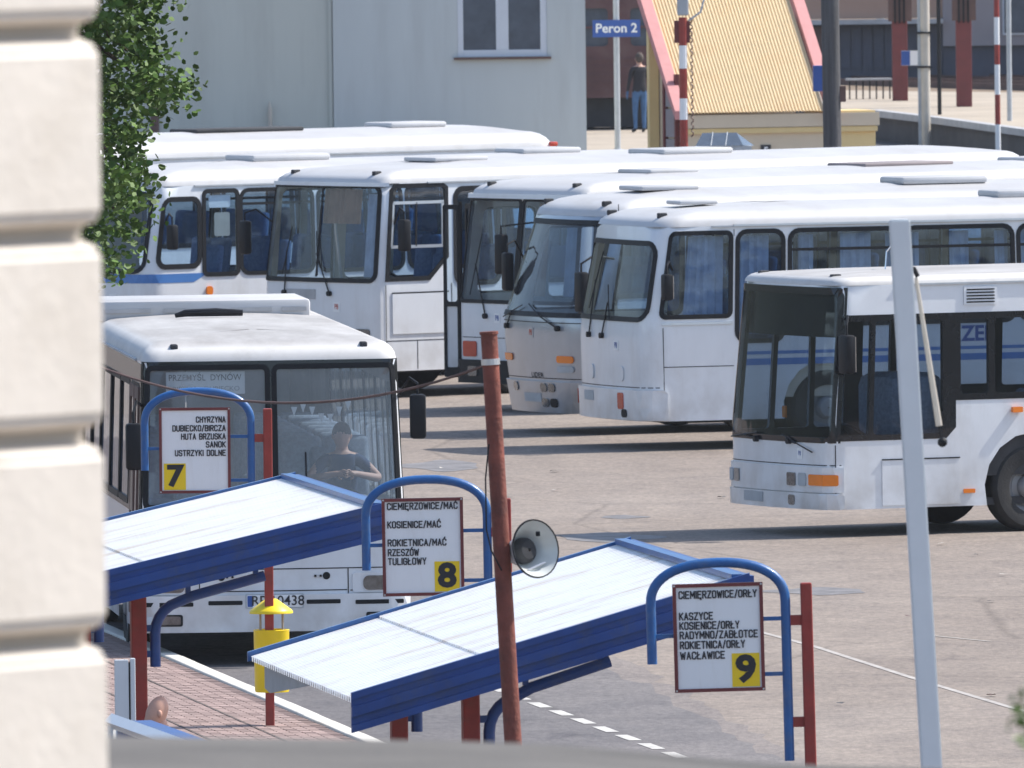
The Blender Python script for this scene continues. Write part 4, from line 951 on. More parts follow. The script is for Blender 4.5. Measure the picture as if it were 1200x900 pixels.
def shelter(corner, label, zlow=1.985):
    """corner: far low corner on plan; local x up the slope, local y away"""
    ang = math.atan2(.14, 1)
    g = empty('platform_shelter', (corner[0], corner[1], 0), ang, label, 'shelter', 'corrugated shelters on the platform')
    X1, D, ZL, ZH = 2.80, 5.6, zlow, 2.765 - (.045 if zlow > 2 else 0)
    sl = (ZH - ZL) / X1
    def half(name, xa, xb, dz):
        bm = bmesh.new(); n = 46; pit = D / n; row0 = []; row1 = []
        for i in range(n):
            for (q, h) in ((0, 0), (.32, 0), (.48, .035), (.84, .035)):
                y = -D + (i + q) * pit
                row0.append(bm.verts.new((xa, y, ZL + sl * xa + h + dz))); row1.append(bm.verts.new((xb, y, ZL + sl * xb + h + dz)))
        for i in range(len(row0) - 1): bm.faces.new((row0[i], row0[i + 1], row1[i + 1], row1[i]))
        return obj(name, bm, sheet_m, g)
    half('roof_sheet', 0, .98, 0); half('roof_sheet', .94, X1 - .03, .012)
    def prof(name, y0, y1, steps, x0=-.02, x1=X1):
        bm = bmesh.new()
        for (ya, yb, za, zb_) in steps:
            vs = []
            for x in (x0, x1):
                for (y, z) in ((ya, za), (yb, za), (yb, zb_), (ya, zb_)): vs.append(bm.verts.new((x, y, ZL + sl * x + z)))
            for f in ((0, 1, 2, 3), (4, 7, 6, 5), (0, 4, 5, 1), (1, 5, 6, 2), (2, 6, 7, 3), (3, 7, 4, 0)): bm.faces.new([vs[i] for i in f])
        return obj(name, bm, sblue, g)
    prof('fascia', 0, 0, [(-D - .05, -D, .02, .07), (-D - .035, -D, -.03, .02), (-D - .06, -D, -.10, -.03), (-D - .03, -D, -.16, -.10), (-D - .055, -D, -.21, -.16)], x0=.0, x1=X1)
    strip_ = prof('fascia', 0, 0, [(0, .05, -.0, .07)])
    strip_.data.materials[0] = tblue
    bm = bmesh.new(); box(bm, X1 - .03, -D - .05, ZH - .12, X1 + .03, .05, ZH + .05); obj('edge_trim', bm, sblue, g)
    bm = bmesh.new(); box(bm, X1 - .12, -D, ZH + .02, X1 - .03, 0, ZH + .06); obj('edge_trim', bm, tblue, g)
    bm = bmesh.new(); sheet(bm, [(-D * .5, -.03), (-.3, -.22), (0, -.20), (0, .0), (-D * .5, .0)], [], lambda p, z, of: Vector((.10, p, ZL + z))); obj('end_panel', bm, greyin, g)
    for y in (-D + .9, -.9):
        xp = .96
        obj('post', BX(xp - .06, y - .06, 0, xp + .06, y + .06, ZL + sl * xp - .03, bev=.012), pred, g)
        xl = xp + .13; zt = ZL + sl * xl - .48
        pts = [(xl, y, 1.5), (xl, y, zt - .10)] + [(xl + .25 - .25 * math.cos(a), y, zt - .10 + .25 * math.sin(a)) for a in [PI / 2 * k / 6 for k in range(1, 6)]]
        pts += [(xl + .30, y, ZL + sl * (xl + .30) - .36), (1.95, y, ZL + sl * 1.95 - .34)]
        obj('curved_arm', TB(pts, .042, 10), sblue, g, True)
        for x in (1.35, 1.88): obj('arm_strut', BX(x - .02, y - .02, ZL + sl * x - .33, x + .02, y + .02, ZL + sl * x - .05), sblue, g)
        for z in (1.60, 1.80): obj('connector', BX(xp + .06, y - .02, z - .025, xl, y + .02, z + .025), sblue, g)
    for x in (.6, 1.4, 2.2): obj('purlin', BX(x, -D + .02, ZL + sl * x - .07, x + .05, -.02, ZL + sl * x - .02), sblue, g)
    return g
c2 = (-1.92, 123.7); c1 = (-4.52, 136.6)
shelter(c2, 'corrugated shelter roof with blue edges and rust stains, left of the board numbered 9')
shelter(c1, 'corrugated shelter roof with blue edges below the board numbered 7', 2.095)

# rusty pole with horn and cable
P0 = Vector(((600 - 600) / 178, F / 178, 0)); 
def rp(px, py): return dp(px, py, F / 178)
pole = empty('rusty_pole', (P0.x, P0.y, 0), 0, 'leaning rusty red steel pole in front of the shelter, grey strap near its top', 'pole')
topv = rp(573, 392) - P0; botv = rp(603, 900) - P0; dirv = (botv - topv).normalized(); foot = topv + dirv * (topv.z / -dirv.z)
obj('shaft', TB([topv, topv + (foot - topv) * .12, foot], [.055, .055, .060], 16), rust, pole, True)
obj('strap', TB([topv + dirv * .16, topv + dirv * .20], [.062, .062], 16), alu, pole)
obj('cap', TB([topv, topv - dirv * .02], [.062, .062], 16), rust, pole)
hc = rp(619, 645) + Vector((0, .05, 0))
horn = empty('loudspeaker', hc, 0, 'grey horn loudspeaker fixed to the rusty pole above the shelter roof', 'loudspeaker')
ax3 = Vector((.62, -.75, .14)).normalized(); M = ax3.to_track_quat('Z', 'Y').to_matrix().to_4x4()
bm = bmesh.new(); lathe(bm, [(.055, -.26), (.07, -.16), (.11, -.06), (.155, .02), (.188, .07), (.191, .078), (.186, .080), (.15, .02), (.105, -.05), (.085, -.07)], M, 32)
hb = obj('bell', bm, mat('grey_horn_paint', (.62, .65, .64), .35, .1, .08), horn, True)
bm = bmesh.new(); lathe(bm, [(.088, -.075), (.085, -.02), (.06, .01), (.01, .015)], M, 24); obj('driver_cone', bm, darkin, horn, True)
bm = bmesh.new(); lathe(bm, [(.189, .068), (.197, .074), (.195, .084), (.186, .082)], M, 32); obj('rim', bm, rubber, hb, True)
obj('bracket', TB([(-.16, .08, -.05), (-.06, .12, -.04), (.02, .10, -.02)], .02, 6), rust, horn)
obj('clip', BX(.05, -.22, .10, .08, -.12, .13, bev=.005), rubber, horn)
obj('bolt_rod', TB([M @ Vector((-.02, -.13, -.0)), M @ Vector((.10, -.09, .04))], .008, 6), alu, horn)
cb = []
for (x, y) in ((573, 520), (569, 560), (570, 620), (576, 645), (588, 668)): cb.append(rp(x, y) + Vector((0, -.08, 0)))
tag(obj('cable', TB(cb, .006, 6), rubber, None, True), 'thin black cable hanging beside the rusty pole down to the loudspeaker', 'cable')
cb = []
for k in range(25):
    t = k / 24; x = 578 - 540 * t; yy = 424 + (395 - 424) * t + 4 * 62 * t * (1 - t)
    cb.append(dp(x, yy, F / 178 + 8 * t))
tag(obj('overhead_wire', TB(cb, .0095, 5), mat('twisted_wire', (.12, .07, .06), .8, var=.3), None, True), 'sagging twisted wire running left from the top of the rusty pole', 'wire')

# bin on the sign 7 post
x, y = world_at(314, 135); bn = empty('litter_bin', (x, y + .12, 0), 0, 'yellow cylindrical litter bin with a round hood, behind the post of board 7', 'litter bin')
bm = bmesh.new(); lathe(bm, [(.01, .40), (.145, .40), (.15, .42), (.155, .93), (.16, .94), (.15, .945), (.14, .93), (.14, .45), (.01, .44)], None, 28); obj('bucket', bm, yell, bn, True)
bm = bmesh.new(); lathe(bm, [(.01, 1.215), (.05, 1.21), (.18, 1.115), (.19, 1.10), (.19, 1.085), (.01, 1.09)], None, 28); obj('hood', bm, yell, bn, True)
for a in (.6, 2.5): obj('hood_strut', TB([(.12 * math.cos(a), .1 * math.sin(a), .92), (.12 * math.cos(a), .1 * math.sin(a), 1.09)], .012, 6), creamp, bn)
obj('back_bracket', BX(-.04, -.20, .60, .04, -.13, .66), pred, bn)

# white screen panel and low blue box at lower left
q = dp(146, 860, 128)
g = empty('display_panel', (q.x, q.y, 0), .1, 'narrow white upright panel with black seal beside the red shelter post', 'panel')
zt_ = dp(146, 773, 128).z
obj('panel', BX(-.07, -.02, .8, .035, .02, zt_, bev=.006), wpole, g); obj('seal', BX(.036, -.014, .8, .046, .014, zt_ - .02), rubber, g); obj('frame', BX(.048, -.03, .8, .085, .03, zt_ + .01, bev=.006), wpole, g)
obj('leg', BX(-.02, -.03, .0, .03, .03, .8), wpole, g)
a = dp(137, 845, 120); b_ = dp(262, 890, 117.5)
g = empty('advert_case', (a.x, a.y, 0), math.atan2(b_.y - a.y, b_.x - a.x), 'blue low display case with a white metal rim at lower left edge', 'display case')
ln = (Vector((b_.x - a.x, b_.y - a.y))).length; sl_ = (b_.z - a.z)
bm = bmesh.new(); vs = [bm.verts.new(p) for p in ((0, 0, a.z - .35), (ln, 0, b_.z - .35), (ln, 0, b_.z), (0, 0, a.z), (0, .25, a.z - .35), (ln, .25, b_.z - .35), (ln, .25, b_.z), (0, .25, a.z))]
for f in ((0, 1, 2, 3), (4, 7, 6, 5), (0, 4, 5, 1), (1, 5, 6, 2), (2, 6, 7, 3), (3, 7, 4, 0)): bm.faces.new([vs[i] for i in f])
obj('case', bm, sblue, g)
obj('rim', TB([(-.03, -.03, a.z), (ln, -.03, b_.z)], .055, 4), whp, g); obj('rim', TB([(-.03, -.03, a.z - .4), (-.03, -.03, a.z + .02)], .03, 4), wpole, g)
for x in (.1, ln - .1): obj('leg', BX(x, .05, 0, x + .06, .12, a.z - .3), greyp, g)

# white leaning pole and hanging rod
dW = F / 215
a = dp(1054, 257, dW); b_ = dp(1092, 905, dW); dv = (b_ - a).normalized(); ft = a + dv * (a.z / -dv.z)
g = empty('white_pole', ft, 0, 'tall white square steel pole leaning in front of the city bus', 'pole')
bm = bmesh.new(); u = Vector((1, 0, 0)); v = Vector((0, 1, 0)); hw_ = .058
va = [bm.verts.new(a - ft + u * x + v * y_) for x, y_ in ((-hw_, -hw_), (hw_, -hw_), (hw_, hw_), (-hw_, hw_))]; vb = [bm.verts.new(u * x + v * y_) for x, y_ in ((-hw_, -hw_), (hw_, -hw_), (hw_, hw_), (-hw_, hw_))]
bm.faces.new(va); bm.faces.new(vb)
for i in range(4): bm.faces.new((va[i], va[(i + 1) % 4], vb[(i + 1) % 4], vb[i]))
bmesh.ops.bevel(bm, geom=bm.edges[:], offset=.01, segments=2, affect='EDGES'); obj('shaft', bm, wpole, g, True)
a2 = dp(1072, 316, dW) ; obj('hook', TB([dp(1060, 312, dW) - ft + Vector((0, .1, 0)), a2 - ft + Vector((0, .1, 0)), dp(1076, 325, dW) - ft + Vector((0, .1, 0))], .015, 6), rubber, g)
r0 = dp(1074, 326, dW) + Vector((0, .1, 0)); r1 = dp(1101, 500, dW) + Vector((0, .1, 0)); r2 = dp(1105, 519, dW) + Vector((0, .1, 0))
g = empty('hanging_rod', r0, 0, 'thin white rod with a black weight hanging from the hook of the white pole', 'rod')
obj('rod', TB([(0, 0, 0), r1 - r0], [.010, .018], 8), creamp, g); obj('cord', TB([r1 - r0, r2 - r0], .006, 5), rubber, g)
bm = bmesh.new(); bmesh.ops.create_icosphere(bm, subdivisions=2, radius=.028, matrix=Matrix.Translation(r2 - r0)); obj('weight', bm, rubber, g, True)

# ------------------------------------------------------------------ rusticated wall, near left, and flat felt roof
ang = math.radians(-53)                     # face normal (.8, -.6)
dwl = 38.0; sc_ = F / dwl
ex = (110 - 600) / sc_
g = empty('rusticated_wall', (ex, dwl, 0), ang + PI / 2 + 0, 'cream rendered building corner of heavy bevelled stone blocks filling the left edge', 'building')
# local: face in the x-z plane; x runs from the far corner (0) toward -x
g.rotation_euler = (0, 0, math.radians(53))
# local x axis = (cos37, sin37): the face runs back-right; outward normal is local -y = (sin37,-cos37) = (.6,-.8)
core = obj('core', BX(-7.5, .03, 0, -.004, 5, 8.4), stonej, g)
zt_ = lambda y: H - (y + 298 - 5.8) / sc_
rows_ = [(-215, 20), (45, 262), (287, 500), (523, 736), (760, 972)]
pz = 0
rowh = (760 - 523) / sc_
k = 0; ztop_ = zt_(45)
mesh_b = None
for r_i in range(-2, 19):
    zA = ztop_ - r_i * rowh; zB = zA - rowh + 17 / sc_
    if zB < 0: break
    for c_i in range(3 if r_i < 6 else 2):
        x1 = -(c_i * 1.1) - (0 if c_i == 0 else .045); x0 = -((c_i + 1) * 1.1)
        bm = bmesh.new()
        cvx = .032
        vs = []
        for (xx0, xx1, yy, z_a, z_b) in ((x0 + cvx, x1 - cvx * 0 , -.035, zB + cvx * .8, zA - cvx * .8), (x0, x1, .0, zB, zA), (x0, x1, .3, zB, zA)):
            if c_i == 0 and yy < 0: xx1 = x1
            vs.append([bm.verts.new(p) for p in ((xx0, yy, z_a), (xx1, yy, z_a), (xx1, yy, z_b), (xx0, yy, z_b))])
        bm.faces.new(vs[0])
        for a_, b2 in zip(vs, vs[1:]):
            for i in range(4): bm.faces.new((a_[i], a_[(i + 1) % 4], b2[(i + 1) % 4], b2[i]))
        bmesh.ops.bevel(bm, geom=[e for e in bm.edges], offset=.012, segments=2, affect='EDGES')
        obj('stone_block', bm, stone, g, True)
dR = 44.0
rp0 = dp(100, 868, dR); rp1 = dp(620, 873, dR)
g = empty('felt_roof_building', (0, dR, 0), 0, 'low building with a grey felt roof whose blurred edge crosses the bottom of the view', 'building')
zr = rp0.z
ep = [(60, 862), (300, 865), (520, 868), (640, 872), (740, 880), (840, 890), (900, 895), (1300, 907)]
bm = bmesh.new(); top_f = [dp(x, y, dR) - Vector((0, dR, 0)) for x, y in ep]; tb = [p + Vector((0, -6, -.1)) for p in top_f]
va = [bm.verts.new(p) for p in top_f]; vb = [bm.verts.new(p) for p in tb]; vc = [bm.verts.new((p.x, .0, p.z - .12)) for p in top_f]
for i in range(len(va) - 1): bm.faces.new((vb[i], vb[i + 1], va[i + 1], va[i])); bm.faces.new((va[i], va[i + 1], vc[i + 1], vc[i]))
obj('roof', bm, felt, g, True)
obj('wall', BX(top_f[0].x, -5.8, 0, top_f[-1].x, -.05, top_f[-1].z - .15), stonej, g)

for i in range(26):
    random.seed(100 + i); px, py = random.uniform(480, 1190), random.uniform(520, 860); q = gp(px, py)
    bm = bmesh.new(); n_ = random.choice((5, 6, 7)); r_ = random.uniform(.02, .07)
    bm.faces.new([bm.verts.new((r_ * random.uniform(.6, 1.2) * math.cos(2 * PI * k / n_), r_ * random.uniform(.6, 1.2) * math.sin(2 * PI * k / n_), random.uniform(.004, .02))) for k in range(n_)])
    o_ = obj('litter_scrap', bm, random.choice((brown, creamp, cdark, felt)), None); o_.location = (q.x, q.y, .01); o_['kind'] = 'structure'
for g_ in (s7, s8, s9):
    bd_ = [c for c in g_.children if c.name.startswith('board') and not c.name.startswith('board_')][0]
    xs_ = [v.co.x for v in bd_.data.vertices]; zs_ = [v.co.z for v in bd_.data.vertices]
    for x in (min(xs_) - .008, max(xs_) + .008):
        for z in (min(zs_) - .008, max(zs_) + .008): obj('screw', BX(x - .006, -.046, z - .006, x + .006, -.042, z + .006), alu, bd_)
# ------------------------------------------------------------------ people
def body(name, J, E, mats, regions, parent=None, loc=(0, 0, 0), rz=0, head=None, label=None, cat='person'):
    me = bpy.data.meshes.new('skeleton'); names = list(J); me.from_pydata([J[k][0] for k in names], [(names.index(a), names.index(b)) for a, b in E], [])
    o = bpy.data.objects.new('skeleton', me); C.objects.link(o)
    m = o.modifiers.new('skin', 'SKIN'); m.use_smooth_shade = True
    for i, k in enumerate(names): me.skin_vertices[0].data[i].radius = J[k][1] if isinstance(J[k][1], tuple) else (J[k][1], J[k][1])
    me.skin_vertices[0].data[0].use_root = True
    s_ = o.modifiers.new('sub', 'SUBSURF'); s_.levels = 2; s_.render_levels = 2
    dg = bpy.context.evaluated_depsgraph_get(); dg.update(); res = bpy.data.meshes.new_from_object(o.evaluated_get(dg)); bpy.data.objects.remove(o)
    bm = bmesh.new(); bm.from_mesh(res)
    for v in bm.verts: pass
    if head:                                    # shape the head with brow, nose, chin, ears
        hc_, hr, fw = head; fw = Vector(fw).normalized(); sd = fw.cross(Vector((0, 0, 1)))
        r0 = bmesh.ops.create_uvsphere(bm, u_segments=24, v_segments=18, radius=1.0)['verts']
        for v in r0:
            c_ = v.co.copy(); x_, y_, z_ = c_
            wd = .78 * (1 - .22 * max(0, -z_) ** 1.5); dp_ = .98 * (1 - .12 * max(0, -z_))
            nose = .20 * math.exp(-((x_ / .16) ** 2 + ((z_ + .18) / .22) ** 2)) if y_ > 0 else 0
            eye = -.07 * (math.exp(-(((x_ - .33) / .16) ** 2 + ((z_ - .05) / .12) ** 2)) + math.exp(-(((x_ + .33) / .16) ** 2 + ((z_ - .05) / .12) ** 2))) if y_ > 0 else 0
            mouth = -.04 * math.exp(-((x_ / .3) ** 2 + ((z_ + .55) / .05) ** 2)) if y_ > 0 else 0
            chin = .06 * math.exp(-((x_ / .3) ** 2 + ((z_ + .82) / .15) ** 2)) if y_ > 0 else 0
            v.co = Vector(hc_) + sd * (x_ * wd * hr) + fw * ((y_ * dp_ + nose + eye + mouth + chin) * hr) + Vector((0, 0, z_ * 1.22 * hr))
        for sg in (1, -1):
            M_ = Matrix.Translation(Vector(hc_) + sd * (sg * .78 * hr)) @ Matrix.Diagonal((.14 * hr, .20 * hr, .30 * hr, 1)); bmesh.ops.create_icosphere(bm, subdivisions=2, radius=1, matrix=M_)
    for f in bm.faces:
        f.smooth = True; f.material_index = regions(f.calc_center_median())
    me2 = bpy.data.meshes.new(name); bm.to_mesh(me2); bm.free()
    for x in mats: me2.materials.append(x)
    o = link(name, me2, parent); o.location = loc; o.rotation_euler = (0, 0, rz)
    return o
def hand(J, E, wrist, dirv, side, pre):
    w_ = Vector(J[wrist][0]); d = Vector(dirv).normalized(); sd = Vector(side).normalized()
    J[pre + 'palm'] = (w_ + d * .07, (.035, .018)); E.append((wrist, pre + 'palm'))
    for i, (o_, l_) in enumerate(((-.03, .07), (-.01, .085), (.012, .08), (.032, .062))):
        b0 = w_ + d * .09 + sd * o_; J[pre + 'k%d' % i] = (b0, .010); J[pre + 'f%d' % i] = (b0 + d * l_ * .6 + Vector((0, 0, -.02)), .008); E.append((pre + 'palm', pre + 'k%d' % i)); E.append((pre + 'k%d' % i, pre + 'f%d' % i))
    t0 = w_ + d * .035 - sd * .04; J[pre + 't'] = (t0, .011); J[pre + 't2'] = (t0 + d * .04 - sd * .02, .009); E += [(pre + 'palm', pre + 't'), (pre + 't', pre + 't2')]
def standing(h=1.72):
    J = {'pelvis': ((0, 0, .95), (.15, .11)), 'waist': ((0, 0, 1.10), (.14, .10)), 'chest': ((0, 0, 1.32), (.17, .115)), 'neck0': ((0, 0, 1.44), (.10, .08)), 'neck': ((0, 0, 1.50), .055), 'head': ((0, .01, 1.60), .07)}
    E = [('pelvis', 'waist'), ('waist', 'chest'), ('chest', 'neck0'), ('neck0', 'neck'), ('neck', 'head')]
    for sg, n_ in ((1, 'l'), (-1, 'r')):
        J[n_ + 'sh'] = ((sg * .17, 0, 1.41), .065); J[n_ + 'el'] = ((sg * .23, .02, 1.14), .045); J[n_ + 'wr'] = ((sg * .25, .10, .90), .030)
        E += [('neck0', n_ + 'sh'), (n_ + 'sh', n_ + 'el'), (n_ + 'el', n_ + 'wr')]
        hand(J, E, n_ + 'wr', (0, .25, -1), (0, 1, .2), n_)
        J[n_ + 'hip'] = ((sg * .09, 0, .88), .095); J[n_ + 'kn'] = ((sg * .10, .02, .50), .062); J[n_ + 'an'] = ((sg * .10, 0, .09), .042); J[n_ + 'toe'] = ((sg * .12, .17, .035), .035)
        E += [('pelvis', n_ + 'hip'), (n_ + 'hip', n_ + 'kn'), (n_ + 'kn', n_ + 'an'), (n_ + 'an', n_ + 'toe')]
    return J, E
J, E = standing()
q = gp(750, 156)
def reg1(c):
    if c.z > 1.47: return 0
    return 1 if c.z > .93 else (2 if c.z > .10 else 3)
p_ = body('person', J, E, [skin, mat('black_jacket', (.025, .025, .03), .9), jeans, darkin], reg1, None, (q.x, q.y, 0), .3, ((0, .02, 1.64), .10, (0, 1, 0)))
bm = bmesh.new(); bmesh.ops.create_uvsphere(bm, u_segments=14, v_segments=10, radius=1, matrix=Matrix.Translation((0, -.02, 1.67)) @ Matrix.Diagonal((.095, .115, .12, 1))); obj('hair', bm, hairm, p_, True)
tag(p_, 'person in a dark jacket and blue jeans standing beside the far red wagon', 'person')
# bald man on the platform: seated, back to the camera, head turned right
J, E = standing()
J2 = {}
for k, (p, r_) in J.items():
    p = Vector(p)
    if k[1:] in ('kn', 'an', 'toe'):
        sg = 1 if k[0] == 'l' else -1
        p = {'kn': Vector((sg * .12, .44, .94)), 'an': Vector((sg * .12, .46, .54)), 'toe': Vector((sg * .13, .62, .50))}[k[1:]]
    J2[k] = (p, r_)
def reg2(c):
    if c.z > 1.47: return 0
    if abs(c.x) > .205 and c.z < 1.18: return 0
    return 1 if (c.z > .90 and c.y < .14) else (2 if c.z > .58 else 3)
hp = dp(188, 833, 131.0)
tag(body('person', J2, E, [skin, shirt, jeans, darkin], reg2, None, (hp.x, hp.y, hp.z - 1.64), 1.9, ((0, .03, 1.62), .104, (0, 1, -.45))), 'bald person in a dark blue shirt sitting behind the red shelter post, head bowed', 'person')
g = empty('platform_bench', (hp.x, hp.y, 0), 1.9, 'platform bench under the bald person', 'bench')
zs = hp.z - 1.64 + .85
obj('seat', BX(-.7, -.25, zs - .05, .7, .25, zs, bev=.01), wood, g)
for x in (-.6, .55): obj('leg', BX(x, -.2, .11, x + .05, .2, zs - .05), greyp, g)
# driver of bus B
J, E = standing(); J3 = {}
for k, (p, r_) in J.items():
    p = Vector(p)
    if k[1:] in ('kn', 'an', 'toe'):
        sg = 1 if k[0] == 'l' else -1
        p = {'kn': Vector((sg * .14, .46, .98)), 'an': Vector((sg * .14, .50, .58)), 'toe': Vector((sg * .14, .66, .52))}[k[1:]]
    J3[k] = (p, r_)
for k in list(J3):
    if k.startswith('lel'): J3[k] = (Vector((.36, .22, 1.22)), .045)
for sg, n_ in ((1, 'l'), (-1, 'r')):
    J3[n_ + 'el'] = (Vector((sg * .34, .18, 1.24)), .045); J3[n_ + 'wr'] = (Vector((sg * .10, .44, 1.30)), .030)
    Jt = {n_ + 'wr': J3[n_ + 'wr']}; Et = []; hand(Jt, Et, n_ + 'wr', (-sg * .7, .5, .1), (0, 0, 1), n_)
    for k in Jt: J3[k] = Jt[k]
def reg3(c):
    if c.z > 1.47: return 0
    if (abs(c.x) > .26 or c.y > .2) and c.z > 1.1: return 0
    return 1 if (c.z > .90 and c.y < .16) else (2 if c.z > .58 else 3)
R_ = Matrix.Rotation(math.radians(5), 3, 'Z'); wpos = B.location + R_ @ Vector((.74, 1.12, .46))
tag(body('person', J3, E, [skin, shirt, jeans, darkin], reg3, None, wpos, math.radians(5) + PI, ((0, .02, 1.64), .108, (.1, 1, -.1))), 'driver in a dark blue shirt with bare forearms behind the split windscreen', 'person')

bm = bmesh.new(); bmesh.ops.create_uvsphere(bm, u_segments=16, v_segments=12, radius=1)
for v in bm.verts:
    c_ = v.co
    if c_.z < -.1 and c_.y > -.2: c_.z = -.1
    v.co = Vector((c_.x * .092, c_.y * .115 + .005, 1.665 + c_.z * .112 ))
hr_ = obj('hair', bm, hairm, bpy.data.objects['person.002'], True)
# ------------------------------------------------------------------ trees
def leafcloud(bm, centres, n_per, rad, ls):
    for c_ in centres:
        for _ in range(n_per):
            d = Vector((random.gauss(0, 1), random.gauss(0, 1), random.gauss(0, 1))); d = d * (rad * .55)
            p = c_ + d
            a = Vector((random.uniform(-1, 1), random.uniform(-1, 1), random.uniform(-.6, .6))).normalized(); n_ = a.cross(Vector((random.uniform(-1, 1), random.uniform(-1, 1), random.uniform(-1, 1)))).normalized()
            s_ = ls * random.uniform(.6, 1.25)
            n_ = (n_ + Vector((.25, .1, .5)).cross(a) * .6).normalized()
            v = [bm.verts.new(p + q_) for q_ in (-a * s_ * .8, -a * s_ * .3 + n_ * s_ * .62, a * s_ * .45 + n_ * s_ * .5, a * s_, a * s_ * .45 - n_ * s_ * .5, -a * s_ * .3 - n_ * s_ * .62)]
            bm.faces.new(v)
dT = 132.0
env = [(0, 208), (30, 212), (60, 216), (85, 224), (100, 236), (112, 232), (122, 205), (140, 190), (165, 186), (190, 184), (210, 196), (222, 200), (235, 182), (255, 172), (280, 165), (300, 168), (312, 158), (322, 145), (330, 128)]
def envx(y):
    if y <= 0: return 206 + (-y) * .15
    for a, b_ in zip(env, env[1:]):
        if a[0] <= y <= b_[0]: return a[1] + (b_[1] - a[1]) * (y - a[0]) / (b_[0] - a[0])
    return 0
tr = empty('leafy_tree', (dp(-20, 400, dT).x, dT, 0), 0, 'leafy green tree hanging down beside the stone wall at upper left', 'tree')
O = Vector((tr.location.x, dT, 0))
cen = []
random.seed(11)
while len(cen) < 700:
    y = random.uniform(-260, 328); x = random.uniform(-60, 240)
    mx = envx(y)
    if x > mx - 7 - (10 if y > 150 and random.random() < .5 else 0): continue
    if y > 130 and x < 100 and random.random() < .6: continue
    if x < 90 and random.random() < .5: continue
    c_ = dp(x, y, dT + random.uniform(-.9, .9) * (1 if x < mx - 25 else .5)) - O
    if math.sin(x * .11 + y * .05) * math.sin(y * .075 + 1) > .35 and x > 90: continue
    cen.append(c_)
bm = bmesh.new(); leafcloud(bm, cen, 24, .13, .036); obj('crown', bm, fol, tr)
bm = bmesh.new(); tube(bm, [(0, 0, 0), (.02, 0, 2.5), (.1, 0, 5), (.3, 0, 7), (.35, 0, 8.6)], [.2, .17, .14, .09, .04], 10); obj('trunk', bm, bark, tr, True)
for (x, y) in ((150, 60), (180, 100), (130, 180), (140, 250), (110, 10), (170, 20)):
    e_ = dp(x, y, dT) - O; s_ = Vector((.2, 0, min(7.5, e_.z + .3))); m_ = s_ * .5 + e_ * .5 + Vector((0, .1, .25))
    obj('limb', TB([s_, m_, e_], [.05, .03, .012], 6), bark, tr, True)
# blurred sprig low right
dS = 40.0
g = empty('leafy_bush', (dp(1215, 900, dS).x, dS, 0), 0, 'out of focus green sprig poking in at the lower right corner', 'bush')
O = Vector((g.location.x, dS, 0)); cc = [dp(x, y, dS) - O for x, y in ((1196, 822), (1192, 843), (1204, 835), (1198, 868), (1210, 880), (1215, 850), (1220, 900), (1212, 815), (1230, 930), (1225, 870))]
bm = bmesh.new(); leafcloud(bm, cc, 7, .022, .017); obj('leaves', bm, mat('bright_leaf_green', (.10, .17, .03), .5, var=.4), g)
bm = bmesh.new(); tube(bm, [(0, 0, 0), (.02, 0, 3.5), dp(1215, 900, dS) - O, dp(1200, 840, dS) - O], [.02, .014, .005, .002], 5); obj('stem', bm, bark, g)

# ------------------------------------------------------------------ background: grey building
sB = 57.0; dB = F / sB
g = empty('grey_building', dp(541, 100, dB) * 1, 0, 'plain grey rendered building with a white framed window behind the buses', 'building')
g.location = (0, dB, 0)
def lx(px): return (px - 600) / sB
def lz(py, px=600): return H - (py + 298 + .012 * (px - 600)) / sB
wx0, wx1, wz0, wz1 = lx(541), lx(646), lz(66, 600), lz(66, 600) + 1.75
bm = bmesh.new(); sheet(bm, [(lx(395), 0), (lx(691), 0), (lx(691), 9.5), (lx(395), 9.5)], [[(wx0, wz0), (wx1, wz0), (wx1, wz1), (wx0, wz1)]], lambda p, z, of: Vector((p, -of, z)), .25, None, -.25)
obj('wall', bm, greyw, g)
obj('wall', BX(lx(120), .12, 0, lx(395), 8, 9.5), greenw, g)
obj('wall', BX(lx(691) - .25, .26, 0, lx(691), 9, 9.5), greyw, g)
obj('wall', BX(lx(395), 8, 0, lx(691), 8.3, 9.5), greyw, g)
obj('roof', BX(lx(118), -.1, 9.5, lx(693), 9, 9.8), darkin, g)
bm = bmesh.new()
for a in ((wx0, wz0, wx0 + .12, wz1), (wx1 - .14, wz0, wx1, wz1), (wx0 + .12, wz0, wx1 - .14, wz0 + .14), ((wx0 + wx1) / 2 - .13, wz0 + .14, (wx0 + wx1) / 2 + .13, wz1)): box(bm, a[0], .02, a[1], a[2], .10, a[3], .008)
wn = obj('window', bm, wfr, g)
for a0, a1 in ((wx0 + .12, (wx0 + wx1) / 2 - .13), ((wx0 + wx1) / 2 + .13, wx1 - .14)): obj('pane', BX(a0, .05, wz0 + .14, a1, .06, wz1), solar, wn)
obj('sill', BX(wx0 - .08, -.10, wz0 - .055, wx1 + .08, .05, wz0 - .005), brown, wn)
obj('downpipe', TB([(lx(320), .02, 0), (lx(320), .02, lz(128, 320)), (lx(320), .02, lz(118, 320))], [.045, .045, .01], 8), creamp, g)
obj('corner_strip', BX(lx(180), .05, 0, lx(190), .11, lz(95, 180)), brown, g)
obj('joint_strip', BX(lx(395) - .09, .06, 0, lx(395) - .02, .12, 9.4), greenw, g)

